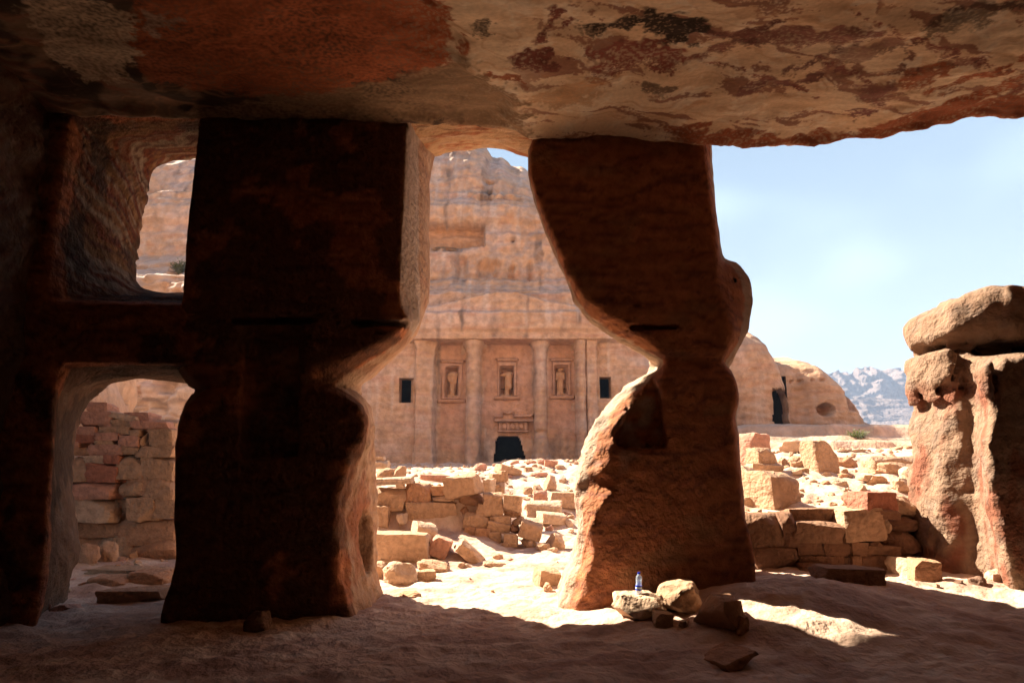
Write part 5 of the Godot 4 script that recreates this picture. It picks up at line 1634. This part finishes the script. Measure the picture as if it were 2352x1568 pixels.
func build_bottle() -> void:
	# find the top of the pale boulder under the bottle
	var rock: MeshInstance3D = get_node("boulder")
	var want := at(1467.0, 1366.0, -rock.position.z)
	var best := -9.0
	var verts: PackedVector3Array = rock.mesh.surface_get_arrays(0)[Mesh.ARRAY_VERTEX]
	var spot := Vector3(want.x, want.y, rock.position.z)
	for v in verts:
		var w := rock.transform * v
		if Vector2(w.x - want.x, w.z - rock.position.z).length() < 0.09 and w.y > best:
			best = w.y
	spot.y = best - 0.012
	var b := thing("water_bottle", "clear plastic water bottle with blue cap and blue label standing on the pale boulder", "bottle", spot)
	b.rotation.z = -0.06
	var pet := StandardMaterial3D.new()
	pet.albedo_color = Color(0.86, 0.93, 1.0, 0.28)
	pet.transparency = BaseMaterial3D.TRANSPARENCY_ALPHA
	pet.roughness = 0.06
	pet.metallic_specular = 0.6
	var water := StandardMaterial3D.new()
	water.albedo_color = Color(0.80, 0.90, 1.0, 0.35)
	water.transparency = BaseMaterial3D.TRANSPARENCY_ALPHA
	water.roughness = 0.03
	var blue := StandardMaterial3D.new()
	blue.albedo_color = Color(0.07, 0.22, 0.80)
	blue.roughness = 0.4
	obj("body", lathe([[0.026, 0.0], [0.033, 0.006], [0.034, 0.02], [0.033, 0.026], [0.034, 0.032], [0.034, 0.09], [0.031, 0.105], [0.0295, 0.12], [0.032, 0.14], [0.0335, 0.158], [0.031, 0.175], [0.024, 0.19], [0.016, 0.2], [0.0135, 0.205], [0.0135, 0.214]]), pet, b)
	obj("water", lathe([[0.024, 0.003], [0.031, 0.008], [0.032, 0.03], [0.032, 0.088], [0.029, 0.104], [0.0275, 0.12], [0.030, 0.14], [0.030, 0.142]]), water, b)
	var label := obj("label", lathe([[0.0346, 0.036], [0.0349, 0.038], [0.0349, 0.084], [0.0346, 0.086]]), blue, b)
	var white := StandardMaterial3D.new()
	white.albedo_color = Color(0.75, 0.85, 0.97)
	white.roughness = 0.5
	obj("label_band", lathe([[0.0351, 0.052], [0.0353, 0.053], [0.0353, 0.070], [0.0351, 0.071]]), white, label)
	var cap := obj("cap", lathe([[0.0148, 0.204], [0.0152, 0.206], [0.0152, 0.222], [0.0135, 0.225]]), blue, b)

# ------------------------------------------------------------------ plants
func leaf_clump(at_: Vector3, called: String, label: String, h: float, spread: float, n: int, col: Color, group: String, stiff := 0.5) -> void:
	var r := RandomNumberGenerator.new()
	r.seed = int(absf(at_.x) * 1000.0) + n
	var root := thing(called, label, "plant", at_, group)
	var m := StandardMaterial3D.new()
	m.albedo_color = col.linear_to_srgb()
	m.roughness = 0.8
	m.backlight_enabled = true
	m.backlight = Color(0.25, 0.3, 0.1)
	m.cull_mode = BaseMaterial3D.CULL_DISABLED
	var pos := PackedVector3Array()
	var idx := PackedInt32Array()
	for k in n:
		var a := r.randf() * TAU
		var lean := spread * (0.2 + r.randf())
		var tip := Vector3(cos(a) * lean, h * (0.5 + 0.5 * r.randf()), sin(a) * lean)
		var side := Vector3(-sin(a), 0, cos(a)) * h * 0.022
		var base := Vector3(cos(a), 0, sin(a)) * spread * 0.25 * r.randf()
		var segs := 4
		for s in segs + 1:
			var t := float(s) / segs
			var p := base.lerp(tip, t) + Vector3.DOWN * h * 0.12 * t * t * (1.0 - stiff) + Vector3(cos(a), 0, sin(a)) * spread * 0.2 * t * t
			var w := side * (1.0 - 0.9 * t)
			pos.append(p - w)
			pos.append(p + w)
			if s > 0:
				var b := pos.size() - 4
				idx.append_array(PackedInt32Array([b, b + 1, b + 2, b + 1, b + 3, b + 2]))
			# side leaflets
			if s > 0 and stiff > 0.6:
				var q := p + Vector3(r.randf() - 0.5, r.randf() * 0.6, r.randf() - 0.5) * h * 0.22
				var b2 := pos.size()
				pos.append_array(PackedVector3Array([p, q + side * 2.0, q - side * 2.0 + Vector3.UP * h * 0.03]))
				idx.append_array(PackedInt32Array([b2, b2 + 1, b2 + 2]))
	obj("foliage", commit(pos, idx), m, root)

func build_plants() -> void:
	var p := hit(1000.0, 1291.0)
	leaf_clump(p, "grass_tuft", "small green grass tuft at the oval boulder's foot", 0.10, 0.06, 34, Color(0.10, 0.16, 0.035), "courtyard plants")
	p = hit(1940.0, 1030.0)
	leaf_clump(p, "dry_plant", "thin pale green stems on the right terrace skyline", 0.42, 0.2, 26, Color(0.30, 0.30, 0.12), "courtyard plants", 0.9)
	p = Vector3(at(1972.0, 1008.0, 30.0).x, 2.95, -30.0)
	leaf_clump(p, "shrub", "dark low shrub in a cleft of the smooth rock ledge", 0.55, 0.4, 130, Color(0.10, 0.11, 0.06), "courtyard plants", 0.9)
	var x := at(357.0, 590.0, 37.0).x
	var y := at(357.0, 592.0, 37.0).y
	leaf_clump(Vector3(x, y - 0.1, -cliff_d(x, y) + 0.1), "shrub", "dark shrub on the slope seen through the left window", 0.75, 0.5, 160, Color(0.09, 0.095, 0.045), "courtyard plants", 0.9)

# debris lying on the sill of the left window
func build_sill_debris() -> void:
	var n := 0
	for q in [[262, 676, 288, 688], [318, 676, 345, 688], [238, 682, 258, 690], [350, 682, 378, 692], [205, 686, 232, 693], [384, 680, 412, 690], [290, 676, 312, 686], [420, 682, 436, 690]]:
		var s := atw((q[0] + q[2]) * 0.5, q[3], 0.25)
		var o := obj("sill_stone", stone_in("shard", rng.randi() % 7), M.dark_stone)
		var m := mpp(680.0, 8.2)
		o.position = Vector3(s.x, 3.6, -wall_d(s.x) - 0.3 - 0.1 * rng.randf())
		o.basis = Basis(Vector3.UP, rng.randf() * 3.0) * Basis.from_scale(Vector3((q[2] - q[0]) * m, (q[3] - q[1]) * m * 1.6, 0.1))
		tag(o, "%s from the left of the dark stone fragments on the left window's sill" % ["third", "fifth", "second", "sixth", "first", "seventh", "fourth", "eighth"][n], "rock", "debris on the window sill")
		n += 1

# ------------------------------------------------------------------ scene
var t0 := 0
func stage(s: String) -> void:
	print(s, " ", Time.get_ticks_msec() - t0)

func _ready() -> void:
	t0 = Time.get_ticks_msec()
	rng.seed = 20240
	nz.seed = 11
	nz.frequency = 1.0
	nz.fractal_octaves = 3
	nf.seed = 23
	nf.frequency = 3.0
	nf.fractal_octaves = 3
	nr.seed = 31
	nr.noise_type = FastNoiseLite.TYPE_CELLULAR
	nr.frequency = 4.6
	nr.cellular_return_type = FastNoiseLite.RETURN_DISTANCE
	nr.fractal_type = FastNoiseLite.FRACTAL_NONE

	var cam := Camera3D.new()
	cam.name = "camera"
	cam.fov = 53.13
	cam.near = 0.05
	cam.far = 4000.0
	add_child(cam)
	cam.position = Vector3(0, EYE, 0)
	cam.rotation = Vector3(PITCH, 0, 0)
	cam.current = true

	var sky_mat := ProceduralSkyMaterial.new()
	sky_mat.sky_top_color = Color(0.24, 0.315, 0.41)
	sky_mat.sky_horizon_color = Color(0.48, 0.522, 0.54)
	sky_mat.sky_curve = 0.35
	sky_mat.ground_bottom_color = Color(0.45, 0.36, 0.30)
	sky_mat.ground_horizon_color = Color(0.70, 0.66, 0.62)
	sky_mat.energy_multiplier = 1.0
	# thin high wisps
	var wisp := Image.create(512, 256, false, Image.FORMAT_RGBA8)
	for j in 128:
		for i in 512:
			var el := (128.0 - j) / 128.0
			var a := TAU * i / 512.0
			var q := Vector3(cos(a), el * 3.2, sin(a) * 0.6) * 1.3
			var w := nz.get_noise_3dv(q) + 0.5 * nz.get_noise_3d(q.x * 3.0, q.y * 2.0, q.z * 3.0)
			wisp.set_pixel(i, j, Color(1, 1, 1, 0.10 * smoothstep(0.1, 0.6, w) * smoothstep(0.02, 0.2, el)))
	sky_mat.sky_cover = ImageTexture.create_from_image(wisp)
	sky_mat.sky_cover_modulate = Color(0.7, 0.75, 0.8)
	var sky := Sky.new()
	sky.sky_material = sky_mat
	var env := Environment.new()
	env.background_mode = Environment.BG_SKY
	env.sky = sky
	env.tonemap_mode = Environment.TONE_MAPPER_LINEAR
	env.tonemap_exposure = 4.9
	env.sdfgi_enabled = true
	env.ssao_enabled = true
	env.ssil_enabled = true
	env.fog_enabled = true
	env.fog_density = 0.00038
	env.fog_light_color = Color(0.70, 0.79, 0.93)
	var we := WorldEnvironment.new()
	we.name = "world_environment"
	we.environment = env
	add_child(we)

	var sun := DirectionalLight3D.new()
	sun.name = "sun"
	sun.light_color = Color(1.0, 0.94, 0.84)
	sun.light_energy = 1.5
	sun.light_angular_distance = 0.5
	sun.shadow_enabled = true
	add_child(sun)
	sun.look_at_from_position(Vector3.ZERO, Vector3(0.9, -1.0, 0.7))

	make_materials()
	make_stones()
	stage("stones")
	build_ground()
	stage("ground")
	build_ceiling()
	stage("ceiling")
	build_left_pillar()
	build_mid_pillar()
	build_stump()
	stage("pillars")
	build_left_wall()
	build_lintel()
	build_hall_sides()
	build_outcrop()
	stage("hall")
	build_cliff()
	stage("cliff")
	build_tomb()
	build_domes()
	build_mountains()
	stage("far")
	build_walls()
	build_loose()
	build_rubble()
	build_bottle()
	build_plants()
	build_sill_debris()
	stage("things")
